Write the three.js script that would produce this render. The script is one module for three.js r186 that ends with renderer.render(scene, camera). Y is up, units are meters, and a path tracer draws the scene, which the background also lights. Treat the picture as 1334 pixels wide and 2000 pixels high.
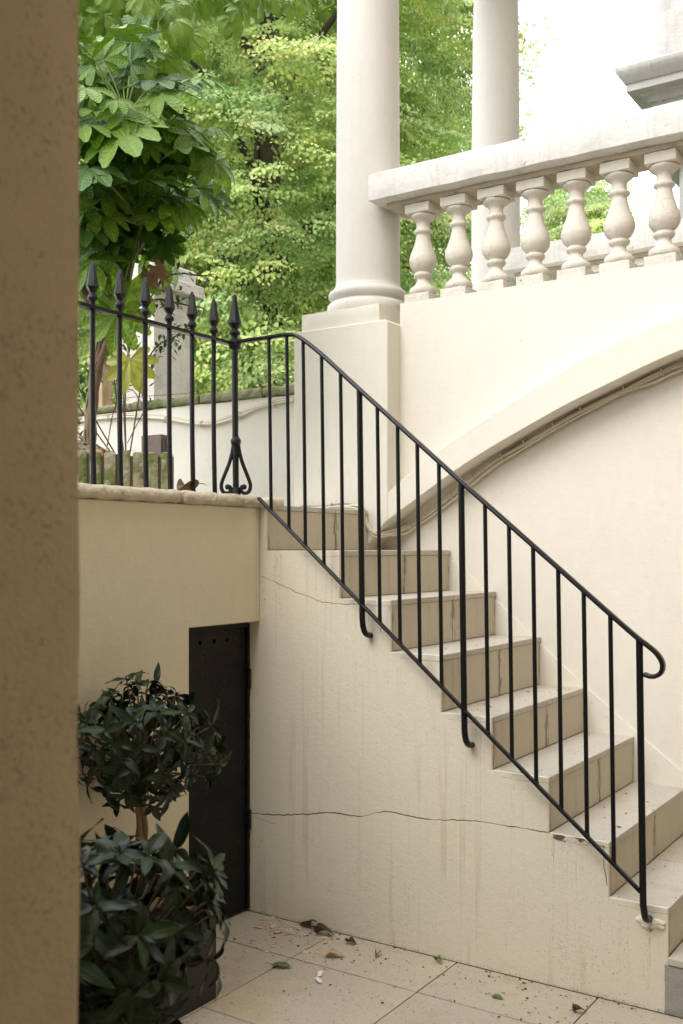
import * as THREE from 'three';
import { RoundedBoxGeometry } from 'three/addons/geometries/RoundedBoxGeometry.js';
import { mergeGeometries, mergeVertices, toCreasedNormals } from 'three/addons/utils/BufferGeometryUtils.js';

// ------------------------------------------------------------------ camera, sky, sun, exposure
const scene = new THREE.Scene();
const camera = new THREE.PerspectiveCamera(53.13, 683 / 1024, 0.1, 400);
camera.position.set(0, 1.65, 0);
camera.rotation.set(0, THREE.MathUtils.degToRad(33.5), 0);
camera.setViewOffset(1334, 2000, 0, -72, 1334, 2000);          // a level camera with a little vertical shift
camera.focus = 4.3;
camera.userData.fStop = 5.6;
scene.add(camera);

const renderer = new THREE.WebGLRenderer({ antialias: true });
renderer.toneMapping = THREE.LinearToneMapping;
renderer.toneMappingExposure = 3.1;
renderer.shadowMap.enabled = true;
renderer.shadowMap.type = THREE.PCFSoftShadowMap;

const SEED = (a) => () => { a |= 0; a = a + 0x6D2B79F5 | 0; let t = Math.imul(a ^ a >>> 15, 1 | a); t = t + Math.imul(t ^ t >>> 7, 61 | t) ^ t; return ((t ^ t >>> 14) >>> 0) / 4294967296; };
// periodic value noise: noise(x, y, period, seed) in 0..1
const LAT = (() => { const r = SEED(7), a = new Float32Array(65536); for (let i = 0; i < a.length; i++) a[i] = r(); return a; })();
const lat = (i, j, s) => LAT[(Math.imul(i + 131 * s, 374761393) + Math.imul(j + 17 * s, 668265263) + Math.imul(i ^ (j << 3), 69069) >>> 5) & 65535];
function vnoise(x, y, px, py, s) {
  const i = Math.floor(x), j = Math.floor(y); let u = x - i, v = y - j; u = u * u * (3 - 2 * u); v = v * v * (3 - 2 * v);
  const m = (a, p) => ((a % p) + p) % p, i0 = m(i, px), i1 = m(i + 1, px), j0 = m(j, py), j1 = m(j + 1, py);
  const a = lat(i0, j0, s), b = lat(i1, j0, s), c = lat(i0, j1, s), d = lat(i1, j1, s);
  return a + (b - a) * u + (c - a) * v + (a - b - c + d) * u * v;
}
function fbm(u, v, fx, fy, oct, s) { let t = 0, a = 0.5, n = 0; for (let o = 0; o < oct; o++) { t += a * vnoise(u * fx, v * fy, fx, fy, s + o); n += a; a *= 0.5; fx *= 2; fy *= 2; } return t / n; }
// smooth 3-D-ish noise for shapes, in -1..1
const wob = (x, y, z, s = 0) => (Math.sin(x * 1.7 + y * 2.3 + s) + Math.sin(y * 1.9 - z * 2.7 + 2.1 * s) + Math.sin(z * 2.1 + x * 1.3 - 1.3 * s) + 0.6 * Math.sin(3.1 * x - 2.9 * z + 3.7 * y + s * 4.1)) / 3.6;

{ // an even, bright overcast sky
  const w = 128, h = 64, data = new Float32Array(w * h * 4);
  for (let j = 0; j < h; j++) for (let i = 0; i < w; i++) {
    const el = Math.max(0, Math.sin(((j + 0.5) / h - 0.5) * Math.PI)), k = (j * w + i) * 4;
    const L = 0.86 + 0.22 * el + 0.10 * (fbm(i / w, j / h, 8, 6, 3, 3) - 0.5);
    data[k] = L * 0.97; data[k + 1] = L; data[k + 2] = L * 1.05; data[k + 3] = 1;
  }
  const sky = new THREE.DataTexture(data, w, h, THREE.RGBAFormat, THREE.FloatType);
  sky.mapping = THREE.EquirectangularReflectionMapping; sky.magFilter = sky.minFilter = THREE.LinearFilter; sky.needsUpdate = true;
  scene.background = sky; scene.environment = sky;
}
const sun = new THREE.DirectionalLight(0xfffaf4, 0.7);            // sun behind thin cloud: broad and soft
sun.position.set(-4, 15, 9.5); sun.target.position.set(-2, 1, -4);
sun.castShadow = true; sun.shadow.radius = 60; sun.shadow.mapSize.set(2048, 2048);
Object.assign(sun.shadow.camera, { left: -22, right: 22, top: 22, bottom: -22, near: 1, far: 80 });
scene.add(sun, sun.target);

// ------------------------------------------------------------------ helpers
const taken = new Map();
const numbered = (n) => { const k = taken.get(n) ?? 0; taken.set(n, k + 1); return k ? `${n}_${String(k).padStart(3, '0')}` : n; };
function thing(name, label, category, base = [0, 0, 0], group) {
  const o = new THREE.Group(); o.name = numbered(name); o.position.set(...base); scene.add(o);
  o.userData = { label, category }; if (group) o.userData.group = group; return o;
}
const origin = (o) => { o.updateWorldMatrix(true, false); return new THREE.Vector3().setFromMatrixPosition(o.matrixWorld); };
// a part whose geometry is given in world metres
function part(parent, name, geo, m) {
  const p = origin(parent), g = geo.clone(); g.translate(-p.x, -p.y, -p.z);
  const o = new THREE.Mesh(g, m); o.name = name; o.castShadow = o.receiveShadow = true; parent.add(o); return o;
}
function mesh(parent, name, geo, m) { const o = new THREE.Mesh(geo, m); o.name = name; o.castShadow = o.receiveShadow = true; parent.add(o); return o; }
function structure(name, geo, m) { const o = mesh(scene, numbered(name), geo, m); o.userData.kind = 'structure'; return o; }
function stuff(o) { o.userData.kind = 'stuff'; return o; }
// uv in metres, each face seen along its own main axis
function metres(geo, ox = 0, oy = 0) {
  const g = geo.index ? geo.toNonIndexed() : geo, p = g.attributes.position, uv = new Float32Array(p.count * 2);
  const a = new THREE.Vector3(), b = new THREE.Vector3(), c = new THREE.Vector3();
  for (let i = 0; i < p.count; i += 3) {
    a.fromBufferAttribute(p, i); b.fromBufferAttribute(p, i + 1); c.fromBufferAttribute(p, i + 2);
    const n = b.clone().sub(a).cross(c.clone().sub(a)), x = Math.abs(n.x), y = Math.abs(n.y), z = Math.abs(n.z);
    [a, b, c].forEach((v, k) => { const [s, t] = z >= x && z >= y ? [v.x, v.y] : x >= y ? [v.z, v.y] : [v.x, v.z]; uv[(i + k) * 2] = s + ox; uv[(i + k) * 2 + 1] = t + oy; });
  }
  g.setAttribute('uv', new THREE.BufferAttribute(uv, 2)); return g;
}
const box = (x0, x1, y0, y1, z0, z1, r = 0) => {
  const w = x1 - x0, h = y1 - y0, d = z1 - z0;
  const g = r ? new RoundedBoxGeometry(w, h, d, 1, Math.min(r, w / 2.1, h / 2.1, d / 2.1)) : new THREE.BoxGeometry(w, h, d);
  return metres(g.translate((x0 + x1) / 2, (y0 + y1) / 2, (z0 + z1) / 2), x0 * 0.37 + z0 * 1.3, y0 * 0.7);
};
// a box whose faces and arrises wander a little
function roughBox(x0, x1, y0, y1, z0, z1, cell, amp, freq = 14, seed = 0, r = 0.006) {
  const w = x1 - x0, h = y1 - y0, d = z1 - z0, n = (l) => Math.max(1, Math.min(70, Math.round(l / cell)));
  const g = new THREE.BoxGeometry(w, h, d, n(w), n(h), n(d)), p = g.attributes.position, v = new THREE.Vector3();
  for (let i = 0; i < p.count; i++) {
    v.fromBufferAttribute(p, i);
    const e = [w / 2 - Math.abs(v.x) < 1e-5, h / 2 - Math.abs(v.y) < 1e-5, d / 2 - Math.abs(v.z) < 1e-5], k = e[0] + e[1] + e[2];
    if (k >= 2) { if (e[0]) v.x -= Math.sign(v.x) * r * 0.6; if (e[1]) v.y -= Math.sign(v.y) * r * 0.6; if (e[2]) v.z -= Math.sign(v.z) * r * 0.6; }
    const X = (v.x + x0) * freq, Y = (v.y + y0) * freq, Z = (v.z + z0) * freq;
    v.x += amp * wob(X, Y, Z, seed) * (e[0] ? 1 : 0); v.y += amp * wob(Y + 3, Z, X, seed + 2) * (e[1] ? 1 : 0); v.z += amp * wob(Z, X + 5, Y, seed + 4) * (e[2] ? 1 : 0);
    p.setXYZ(i, v.x, v.y, v.z);
  }
  g.translate((x0 + x1) / 2, (y0 + y1) / 2, (z0 + z1) / 2);
  const u = metres(g, seed * 0.37, seed * 0.21); u.deleteAttribute('normal');
  const q = toCreasedNormals(mergeVerts(u), 0.7); return q;
}
function mergeVerts(g) { return g; }
const lathe = (pts, x, z, seg = 40) => metres(new THREE.LatheGeometry(pts.map(([r, y]) => new THREE.Vector2(r, y)), seg).translate(x, 0, z));
const V = (x, y, z) => new THREE.Vector3(x, y, z);
const tube = (pts, r, seg = 24, rad = 8, closed = false, tension = 0.5) => new THREE.TubeGeometry(new THREE.CatmullRomCurve3(pts.map((p) => p.isVector3 ? p : V(...p)), closed, 'catmullrom', tension), seg, r, rad, closed);
function cappedTube(pts, r, seg = 24, rad = 8) {
  const c = pts.map((p) => p.isVector3 ? p : V(...p)), g = [tube(c, r, seg, rad).toNonIndexed()];
  for (const e of [c[0], c[c.length - 1]]) g.push(new THREE.SphereGeometry(r * 0.999, rad, 6).translate(e.x, e.y, e.z).toNonIndexed());
  return mergeGeometries(g);
}
const taperTube = (pts, r0, r1, seg = 20, rad = 8) => {
  const c = new THREE.CatmullRomCurve3(pts.map((p) => p.isVector3 ? p : V(...p))), g = new THREE.TubeGeometry(c, seg, 1, rad), p = g.attributes.position, v = V(0, 0, 0);
  for (let i = 0; i <= seg; i++) { const o = c.getPointAt(i / seg), r = r0 + (r1 - r0) * i / seg; for (let j = 0; j <= rad; j++) { const k = i * (rad + 1) + j; v.fromBufferAttribute(p, k).sub(o).multiplyScalar(r * (1 + 0.12 * Math.sin(i * 1.7 + j))).add(o); p.setXYZ(k, v.x, v.y, v.z); } }
  return metres(g);
};
const flat = (pts) => { const s = new THREE.Shape(); pts.forEach(([x, y], i) => i ? s.lineTo(x, y) : s.moveTo(x, y)); return s; };
const extrude = (shape, z0, z1, bevel = 0) => {
  const g = new THREE.ExtrudeGeometry(shape, { depth: z1 - z0 - 2 * bevel, bevelEnabled: bevel > 0, bevelThickness: bevel, bevelSize: bevel, bevelOffset: -bevel, bevelSegments: 2, curveSegments: 24 });
  return metres(g.translate(0, 0, z0 + bevel));
};

// ------------------------------------------------------------------ textures
function tex(w, h, fn, { srgb = false, size = 1, sizeY = size, ox = 0, oy = 0, clamp = false } = {}) {
  const data = new Uint8Array(w * h * 4);
  for (let j = 0; j < h; j++) for (let i = 0; i < w; i++) {
    const c = fn((i + 0.5) / w, (j + 0.5) / h, i, j), k = (j * w + i) * 4;
    if (typeof c === 'number') data[k] = data[k + 1] = data[k + 2] = Math.max(0, Math.min(255, c * 255));
    else for (let q = 0; q < 3; q++) data[k + q] = Math.max(0, Math.min(255, c[q] * 255));
    data[k + 3] = 255;
  }
  const t = new THREE.DataTexture(data, w, h); t.magFilter = THREE.LinearFilter; t.minFilter = THREE.LinearMipmapLinearFilter; t.generateMipmaps = true;
  t.wrapS = t.wrapT = clamp ? THREE.ClampToEdgeWrapping : THREE.RepeatWrapping; t.colorSpace = srgb ? THREE.SRGBColorSpace : THREE.NoColorSpace;
  t.repeat.set(1 / size, 1 / sizeY); t.offset.set(ox / size, oy / sizeY); t.needsUpdate = true; return t;
}
const sized = (t, size, sizeY = size) => { const c = t.clone(); c.repeat.set(1 / size, 1 / sizeY); c.needsUpdate = true; return c; };
const sm = (a, b, x) => { const t = Math.max(0, Math.min(1, (x - a) / (b - a))); return t * t * (3 - 2 * t); };

const mottle = tex(768, 768, (u, v) => { const a = fbm(u, v, 4, 4, 5, 11), b = fbm(u, v, 90, 40, 2, 31), s = fbm(u, v, 120, 120, 2, 41); return 0.885 + 0.115 * a + 0.045 * (b - 0.5) - 0.12 * sm(0.80, 0.9, s) * sm(0.45, 0.7, fbm(u, v, 6, 6, 2, 51)); }, { size: 2.3 });
const stuccoBump = tex(768, 768, (u, v) => 0.55 * fbm(u, v, 96, 96, 3, 61) + 0.45 * fbm(u, v, 18, 24, 3, 71), { size: 0.55 });
const lumpBump = tex(512, 512, (u, v) => 0.6 * fbm(u, v, 14, 14, 3, 81) + 0.4 * fbm(u, v, 70, 70, 2, 82), { size: 0.25 });
const grainBump = tex(512, 512, (u, v) => fbm(u, v, 100, 100, 3, 91), { size: 0.3 });
// weathered white paint on stone: grey bloom, dark specks of lichen, hairline flaking
const stonePaint = tex(1024, 1024, (u, v) => {
  const a = fbm(u, v, 5, 5, 5, 101), b = fbm(u, v, 60, 60, 3, 111), st = fbm(u, v, 70, 5, 3, 121), r = Math.abs(fbm(u, v, 7, 7, 4, 131) - 0.5);
  let k = 0.80 + 0.24 * a + 0.07 * (b - 0.5) - 0.13 * sm(0.56, 0.72, st) * a - 0.10 * sm(0.5, 0.62, fbm(u, v, 11, 14, 4, 145));
  const crack = sm(0.004, 0.001, r) * sm(0.70, 0.75, fbm(u, v, 5, 5, 2, 141));
  k *= 1 - 0.12 * crack; const sp = sm(0.70, 0.80, fbm(u, v, 80, 80, 2, 151)) * sm(0.66, 0.78, fbm(u, v, 7, 7, 2, 161));
  return [k * (1 - 0.6 * sp), k * (1 - 0.6 * sp) * 0.995, k * (1 - 0.66 * sp) * 0.985];
}, { size: 1.1 });
const stoneBump = tex(1024, 1024, (u, v) => { const r = Math.abs(fbm(u, v, 7, 7, 4, 131) - 0.5), crack = sm(0.006, 0.001, r) * sm(0.70, 0.75, fbm(u, v, 5, 5, 2, 141)); return 0.6 * fbm(u, v, 9, 9, 4, 171) + 0.35 * fbm(u, v, 80, 80, 2, 181) - 0.3 * crack; }, { size: 1.1 });
// lichen and dirt along an old ledge
const mossy = tex(768, 768, (u, v) => {
  const a = fbm(u, v, 10, 10, 5, 201), g = fbm(u, v, 16, 16, 4, 211), b = fbm(u, v, 90, 90, 2, 221), k = 0.55 + 0.6 * a + 0.35 * (b - 0.5), m = sm(0.42, 0.6, g);
  return [k * (0.78 - 0.22 * m), k * (0.74 - 0.08 * m), k * (0.62 - 0.30 * m)];
}, { size: 0.9 });
const slabMap = tex(1024, 1024, (u, v) => {
  const a = fbm(u, v, 4, 4, 5, 231), b = fbm(u, v, 160, 160, 2, 241), d = sm(0.58, 0.75, fbm(u, v, 5, 5, 4, 251)), sp = sm(0.78, 0.86, fbm(u, v, 130, 130, 2, 261)), k = 0.84 + 0.17 * a + 0.16 * (b - 0.5) - 0.35 * sp;
  return [k * (1 - 0.08 * d), k * (1 - 0.13 * d), k * (1 - 0.22 * d)];
}, { size: 1.3 });
const slabBump = tex(512, 512, (u, v) => 0.5 * fbm(u, v, 60, 60, 3, 271) + 0.5 * fbm(u, v, 6, 6, 3, 272), { size: 0.6 });
// riser tiles: rain streaks that run down the face, with mould in them
const riserMap = tex(1024, 1024, (u, v) => {
  const a = fbm(u, v, 5, 4, 4, 281), st = fbm(u, v, 44, 3, 5, 291), st2 = fbm(u, v, 30, 2, 3, 301), sp = sm(0.66, 0.8, fbm(u, v, 150, 60, 2, 311)), wet = sm(0.55, 0.72, st) * sm(0.35, 0.6, st2);
  const du = Math.min(Math.abs(u - 0.4345), Math.abs(u - 0.012), Math.abs(u - 0.935)), dirt = sm(0.028, 0, du + 0.02 * (fbm(u, v, 40, 25, 3, 327) - 0.5)) * sm(0.35, 0.62, fbm(u, v, 70, 22, 3, 329));
  const k = 0.90 + 0.16 * a - 0.62 * dirt - 0.07 * wet - 0.38 * sp * (0.12 + wet) * a + 0.05 * (fbm(u, v, 200, 200, 1, 321) - 0.5);
  return [k, k * (0.985 - 0.03 * wet), k * (0.96 - 0.08 * wet)];
}, { size: 1.1, sizeY: 1.1, ox: 4.7 });
// the pier's rough render with dark grains
const pierMap = tex(1024, 1024, (u, v) => {
  const a = fbm(u, v, 6, 6, 4, 331), g = fbm(u, v, 110, 85, 2, 341), q = sm(0.64, 0.76, g) * sm(0.3, 0.55, fbm(u, v, 12, 12, 3, 351)), b = fbm(u, v, 90, 40, 2, 361);
  const k = 0.9 + 0.16 * (a - 0.5) + 0.07 * (b - 0.5); return [k * (1 - 0.3 * q), k * (1 - 0.33 * q), k * (1 - 0.36 * q)];
}, { size: 0.38 });
const barkMap = tex(256, 512, (u, v) => { const a = fbm(u, v, 14, 5, 4, 371), k = 0.55 + 0.8 * a; return [k, k * 0.93, k * 0.84]; }, { size: 0.3, sizeY: 0.5 });
const barkBump = tex(256, 512, (u, v) => fbm(u, v, 16, 6, 4, 381), { size: 0.25, sizeY: 0.4 });
const brickMap = tex(512, 512, (u, v) => {
  const a = fbm(u, v, 8, 8, 4, 391), m = sm(0.4, 0.62, fbm(u, v, 7, 5, 4, 401)), c = sm(0.6, 0.7, fbm(u, v, 12, 9, 3, 411)), b = fbm(u, v, 90, 90, 2, 421), k = 0.7 + 0.5 * a + 0.4 * (b - 0.5);
  const base = [0.36, 0.32, 0.20], moss = [0.17, 0.19, 0.065], chalk = [0.42, 0.42, 0.33];
  return [0, 1, 2].map((q) => k * ((base[q] * (1 - m) + moss[q] * m) * (1 - 0.6 * c) + chalk[q] * 0.6 * c));
}, { size: 0.55 });
const soilMap = tex(512, 512, (u, v) => { const a = fbm(u, v, 40, 40, 4, 431), k = 0.3 + 1.1 * a; return [k * 0.26, k * 0.19, k * 0.13]; }, { size: 0.8 });
// a leaf: u across, v from base to tip; pale midrib and side veins
const leafVeins = tex(128, 256, (u, v) => { const d = Math.abs(u - 0.5), mid = sm(0.055, 0.02, d), side = sm(0.84, 0.96, Math.cos((v * 8 - d * 5) * 6.283)) * 0.5, n = fbm(u, v, 8, 12, 3, 441), k = 0.30 + 0.16 * n; return [k + 0.62 * mid + 0.10 * side, k + 0.60 * mid + 0.12 * side, k + 0.10 * mid + 0.02 * side]; }, { clamp: true });
const leafSoft = tex(128, 256, (u, v) => { const d = Math.abs(u - 0.5), mid = sm(0.05, 0.015, d), side = sm(0.84, 0.96, Math.cos((v * 8 - d * 5) * 6.283)), n = fbm(u, v, 8, 12, 3, 443), k = 0.70 + 0.2 * n + 0.06 * side; return [k + 0.2 * mid, k + 0.18 * mid, k + 0.1 * mid]; }, { clamp: true });
const leafBump = tex(128, 256, (u, v) => { const d = Math.abs(u - 0.5); return 0.5 + 0.4 * Math.cos((v * 8 - d * 5) * 6.283) * sm(0, 0.12, d) - 0.5 * sm(0.05, 0, d); }, { clamp: true });

const doorMap = tex(512, 512, (u, v) => { const a = fbm(u, v, 6, 9, 3, 601), sp = sm(0.80, 0.88, fbm(u, v, 120, 120, 1, 611)) * sm(0.5, 0.7, fbm(u, v, 5, 4, 3, 621)), k = 0.006 + 0.005 * a; return [k + 0.035 * sp, k + 0.02 * sp, k + 0.01 * sp]; }, { size: 0.9 });
// the painted flank of the stair: the cracks, drips and mould of the photograph, in metres from x = -3, y = -0.05
const FLANK = { x0: -3.0, y0: -0.05, size: 2.05, n: 2048 };
function flankMaps() {
  const { x0, y0, size, n } = FLANK, K = new Float32Array(n * n), O = new Float32Array(n * n), H = new Float32Array(n * n), rnd = SEED(77);
  const put = (A, x, y, r, k) => {                                  // a soft dab of radius r metres
    const cx = (x - x0) / size * n, cy = (y - y0) / size * n, R = r / size * n, q = Math.ceil(R);
    for (let j = -q; j <= q; j++) for (let i = -q; i <= q; i++) { const X = Math.round(cx) + i, Y = Math.round(cy) + j; if (X < 0 || Y < 0 || X >= n || Y >= n) continue; const d = Math.hypot(X - cx, Y - cy) / Math.max(R, 0.7); if (d < 1) A[Y * n + X] = Math.min(1, A[Y * n + X] + k * (1 - d * d)); }
  };
  const crack = (pts, w, k) => { const c = new THREE.CatmullRomCurve3(pts.map(([x, y]) => V(x, y, 0))), m = Math.round(c.getLength() / 0.0012); let jx = 0, jy = 0; for (let i = 0; i <= m; i++) { const p = c.getPointAt(i / m); jx += (rnd() - 0.5) * 0.0012 - jx * 0.06; jy += (rnd() - 0.5) * 0.0016 - jy * 0.06; const ww = w * (0.55 + 0.9 * vnoise(i / 40, 3, 4096, 8, 5)); put(K, p.x + jx, p.y + jy, ww, k); put(H, p.x + jx, p.y + jy, ww, 1); } };
  crack([[-2.92, .447], [-2.774, .458], [-2.605, .486], [-2.5, .508], [-2.424, .512], [-2.326, .516], [-2.24, .545], [-2.174, .556], [-2.05, .548], [-1.97, .552], [-1.85, .571], [-1.743, .576], [-1.592, .576], [-1.478, .574]], 0.0024, 0.85);
  crack([[-2.93, .44], [-2.85, .425], [-2.78, .414]], 0.0014, 0.35);
  crack([[-2.86, 1.527], [-2.717, 1.477], [-2.605, 1.441], [-2.51, 1.417], [-2.43, 1.412], [-2.364, 1.416], [-2.237, 1.414]], 0.0016, 0.55);
  crack([[-2.236, 1.41], [-2.225, 1.36], [-2.23, 1.30]], 0.0018, 0.6);
  crack([[-1.272, .56], [-1.273, .49], [-1.263, .45], [-1.258, .42]], 0.0018, 0.7);
  crack([[-1.48, .585], [-1.39, .575], [-1.27, .553]], 0.0018, 0.6);
  for (const [x, y, yb] of [[-1.03, .355, .35], [-1.25, .553, .551], [-1.484, .762, .76], [-1.72, .966, .964], [-1.943, 1.198, 1.195], [-2.179, 1.413, 1.41], [-2.435, 1.619, 1.615]]) crack([[x - 0.19, y], [x - 0.1, yb], [x - 0.004, y]], 0.0014, 0.3);
  const drip = (x, y, len, k, w = 0.0025) => { let X = x; for (let t = 0; t < len; t += 0.0022) { X += (rnd() - 0.5) * 0.0009; const g = k * (1 - t / len) * sm(0.28, 0.62, vnoise(t * 55 + x * 400, 1, 65536, 8, 9)); if (g > 0.02) put(O, X, y - t, w * (0.5 + rnd()), g * 0.8); if (rnd() < 0.22 * k) put(K, X + (rnd() - 0.5) * 0.006, y - t, 0.0012 + 0.002 * rnd(), 0.5 * rnd()); } };
  for (let i = 0; i < 90; i++) { const s = [[-1.037, .33], [-1.251, .55], [-1.484, .76], [-1.72, .96], [-1.943, 1.19], [-2.179, 1.41], [-2.435, 1.6]][i % 7]; drip(s[0] - 0.22 * Math.pow(rnd(), 0.8), s[1] - 0.02, 0.15 + 0.7 * rnd() * Math.min(1, s[1] + 0.2), 0.08 + 0.16 * rnd(), 0.0015 + 0.0022 * rnd()); }
  for (let i = 0; i < 34; i++) drip(-1.475 + 0.13 * rnd(), 0.56, 0.08 + 0.45 * rnd() * rnd(), 0.2 + 0.25 * rnd(), 0.0016);
  for (let i = 0; i < 9; i++) drip(-1.12 + 0.02 * rnd(), 0.3, 0.1 + 0.15 * rnd(), 0.7, 0.002);
  for (let i = 0; i < 14; i++) drip(-2.80 + 0.06 * rnd(), 1.8, 0.2 + 0.4 * rnd(), 0.35, 0.003);
  // mould on the ledge at x -1.48 to -1.33, beneath the first and third treads and along the foot
  const spots = (x, y, sx, sy, m, r, k) => { for (let i = 0; i < m; i++) { const g = () => rnd() + rnd() + rnd() - 1.5; put(K, x + g() * sx, y + g() * sy, r * (0.35 + rnd()), k * (0.4 + 0.6 * rnd())); } };
  spots(-1.445, .566, .022, .012, 260, .0045, .5); spots(-1.362, .572, .014, .012, 120, .004, .5); spots(-1.405, .545, .04, .022, 70, .0022, .6);
  spots(-2.42, 1.56, .012, .03, 60, .003, .45); spots(-2.18, 1.40, .02, .012, 40, .003, .4); spots(-1.95, 1.19, .02, .01, 30, .003, .35); spots(-1.74, .95, .015, .025, 50, .0022, .5);
  spots(-2.845, 1.40, .012, .12, 50, .0026, .7); spots(-2.82, 1.62, .02, .12, 60, .0016, .5);
  spots(-1.10, .29, .012, .012, 40, .003, .6); spots(-1.43, .12, .03, .09, 120, .0022, .55); spots(-1.99, .12, .05, .06, 110, .002, .5); spots(-2.21, .13, .04, .05, 60, .002, .4); spots(-2.48, .17, .02, .08, 50, .0022, .5);
  for (let i = 0; i < 2600; i++) { const x = -2.93 + 1.88 * rnd(), m = sm(0.35, 0.7, vnoise(x * 9 + 50, 2, 4096, 8, 13)); put(K, x, (0.05 + 0.33 * m) * Math.pow(rnd(), 1.8), .0012 + .0022 * rnd() * m, .6 * rnd()); }
  for (let i = 0; i < 46; i++) drip(-2.9 + 1.8 * rnd(), 0.1 + 0.25 * rnd(), 0.06 + 0.12 * rnd(), 0.35 + 0.3 * rnd(), 0.0016);
  for (let i = 0; i < 320; i++) put(K, -2.93 + 1.88 * rnd(), 1.5 * rnd(), .0009 + .0012 * rnd(), .35 * rnd());
  for (let i = 0; i < 500; i++) put(K, -2.93 + 1.88 * rnd(), 0.012 * rnd(), .002 + .003 * rnd(), .35 * rnd());
  const map = tex(n, n, (u, v, i, j) => {
    const k = K[j * n + i], o = O[j * n + i], a = fbm(u, v, 6, 6, 4, 501), st = fbm(u, v, 120, 4, 3, 511), b = fbm(u, v, 200, 200, 2, 521), g = sm(0.55, 0.78, st) * sm(0.45, 0.65, fbm(u, v, 9, 3, 3, 531));
    const m = 0.92 + 0.08 * a + 0.05 * (b - 0.5) - 0.10 * g, base = [m, m * (1 - 0.02 * g), m * (1 - 0.06 * g)], oc = [0.50, 0.39, 0.24], bl = [0.08, 0.07, 0.055];
    return [0, 1, 2].map((q) => { let c = base[q]; c = c * (1 - 0.62 * o) + oc[q] * 0.62 * o; return c * (1 - 0.92 * k) + bl[q] * 0.92 * k; });
  }, { size, ox: -x0, oy: -y0 });
  const bump = tex(1024, 1024, (u, v) => 0.5 * fbm(u, v, 340, 340, 2, 541) + 0.5 * fbm(u, v, 60, 60, 3, 551) - 0.5 * H[Math.floor(v * n) * n + Math.floor(u * n)], { size, ox: -x0, oy: -y0 });
  return { map, bump };
}
const flank = flankMaps();

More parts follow.
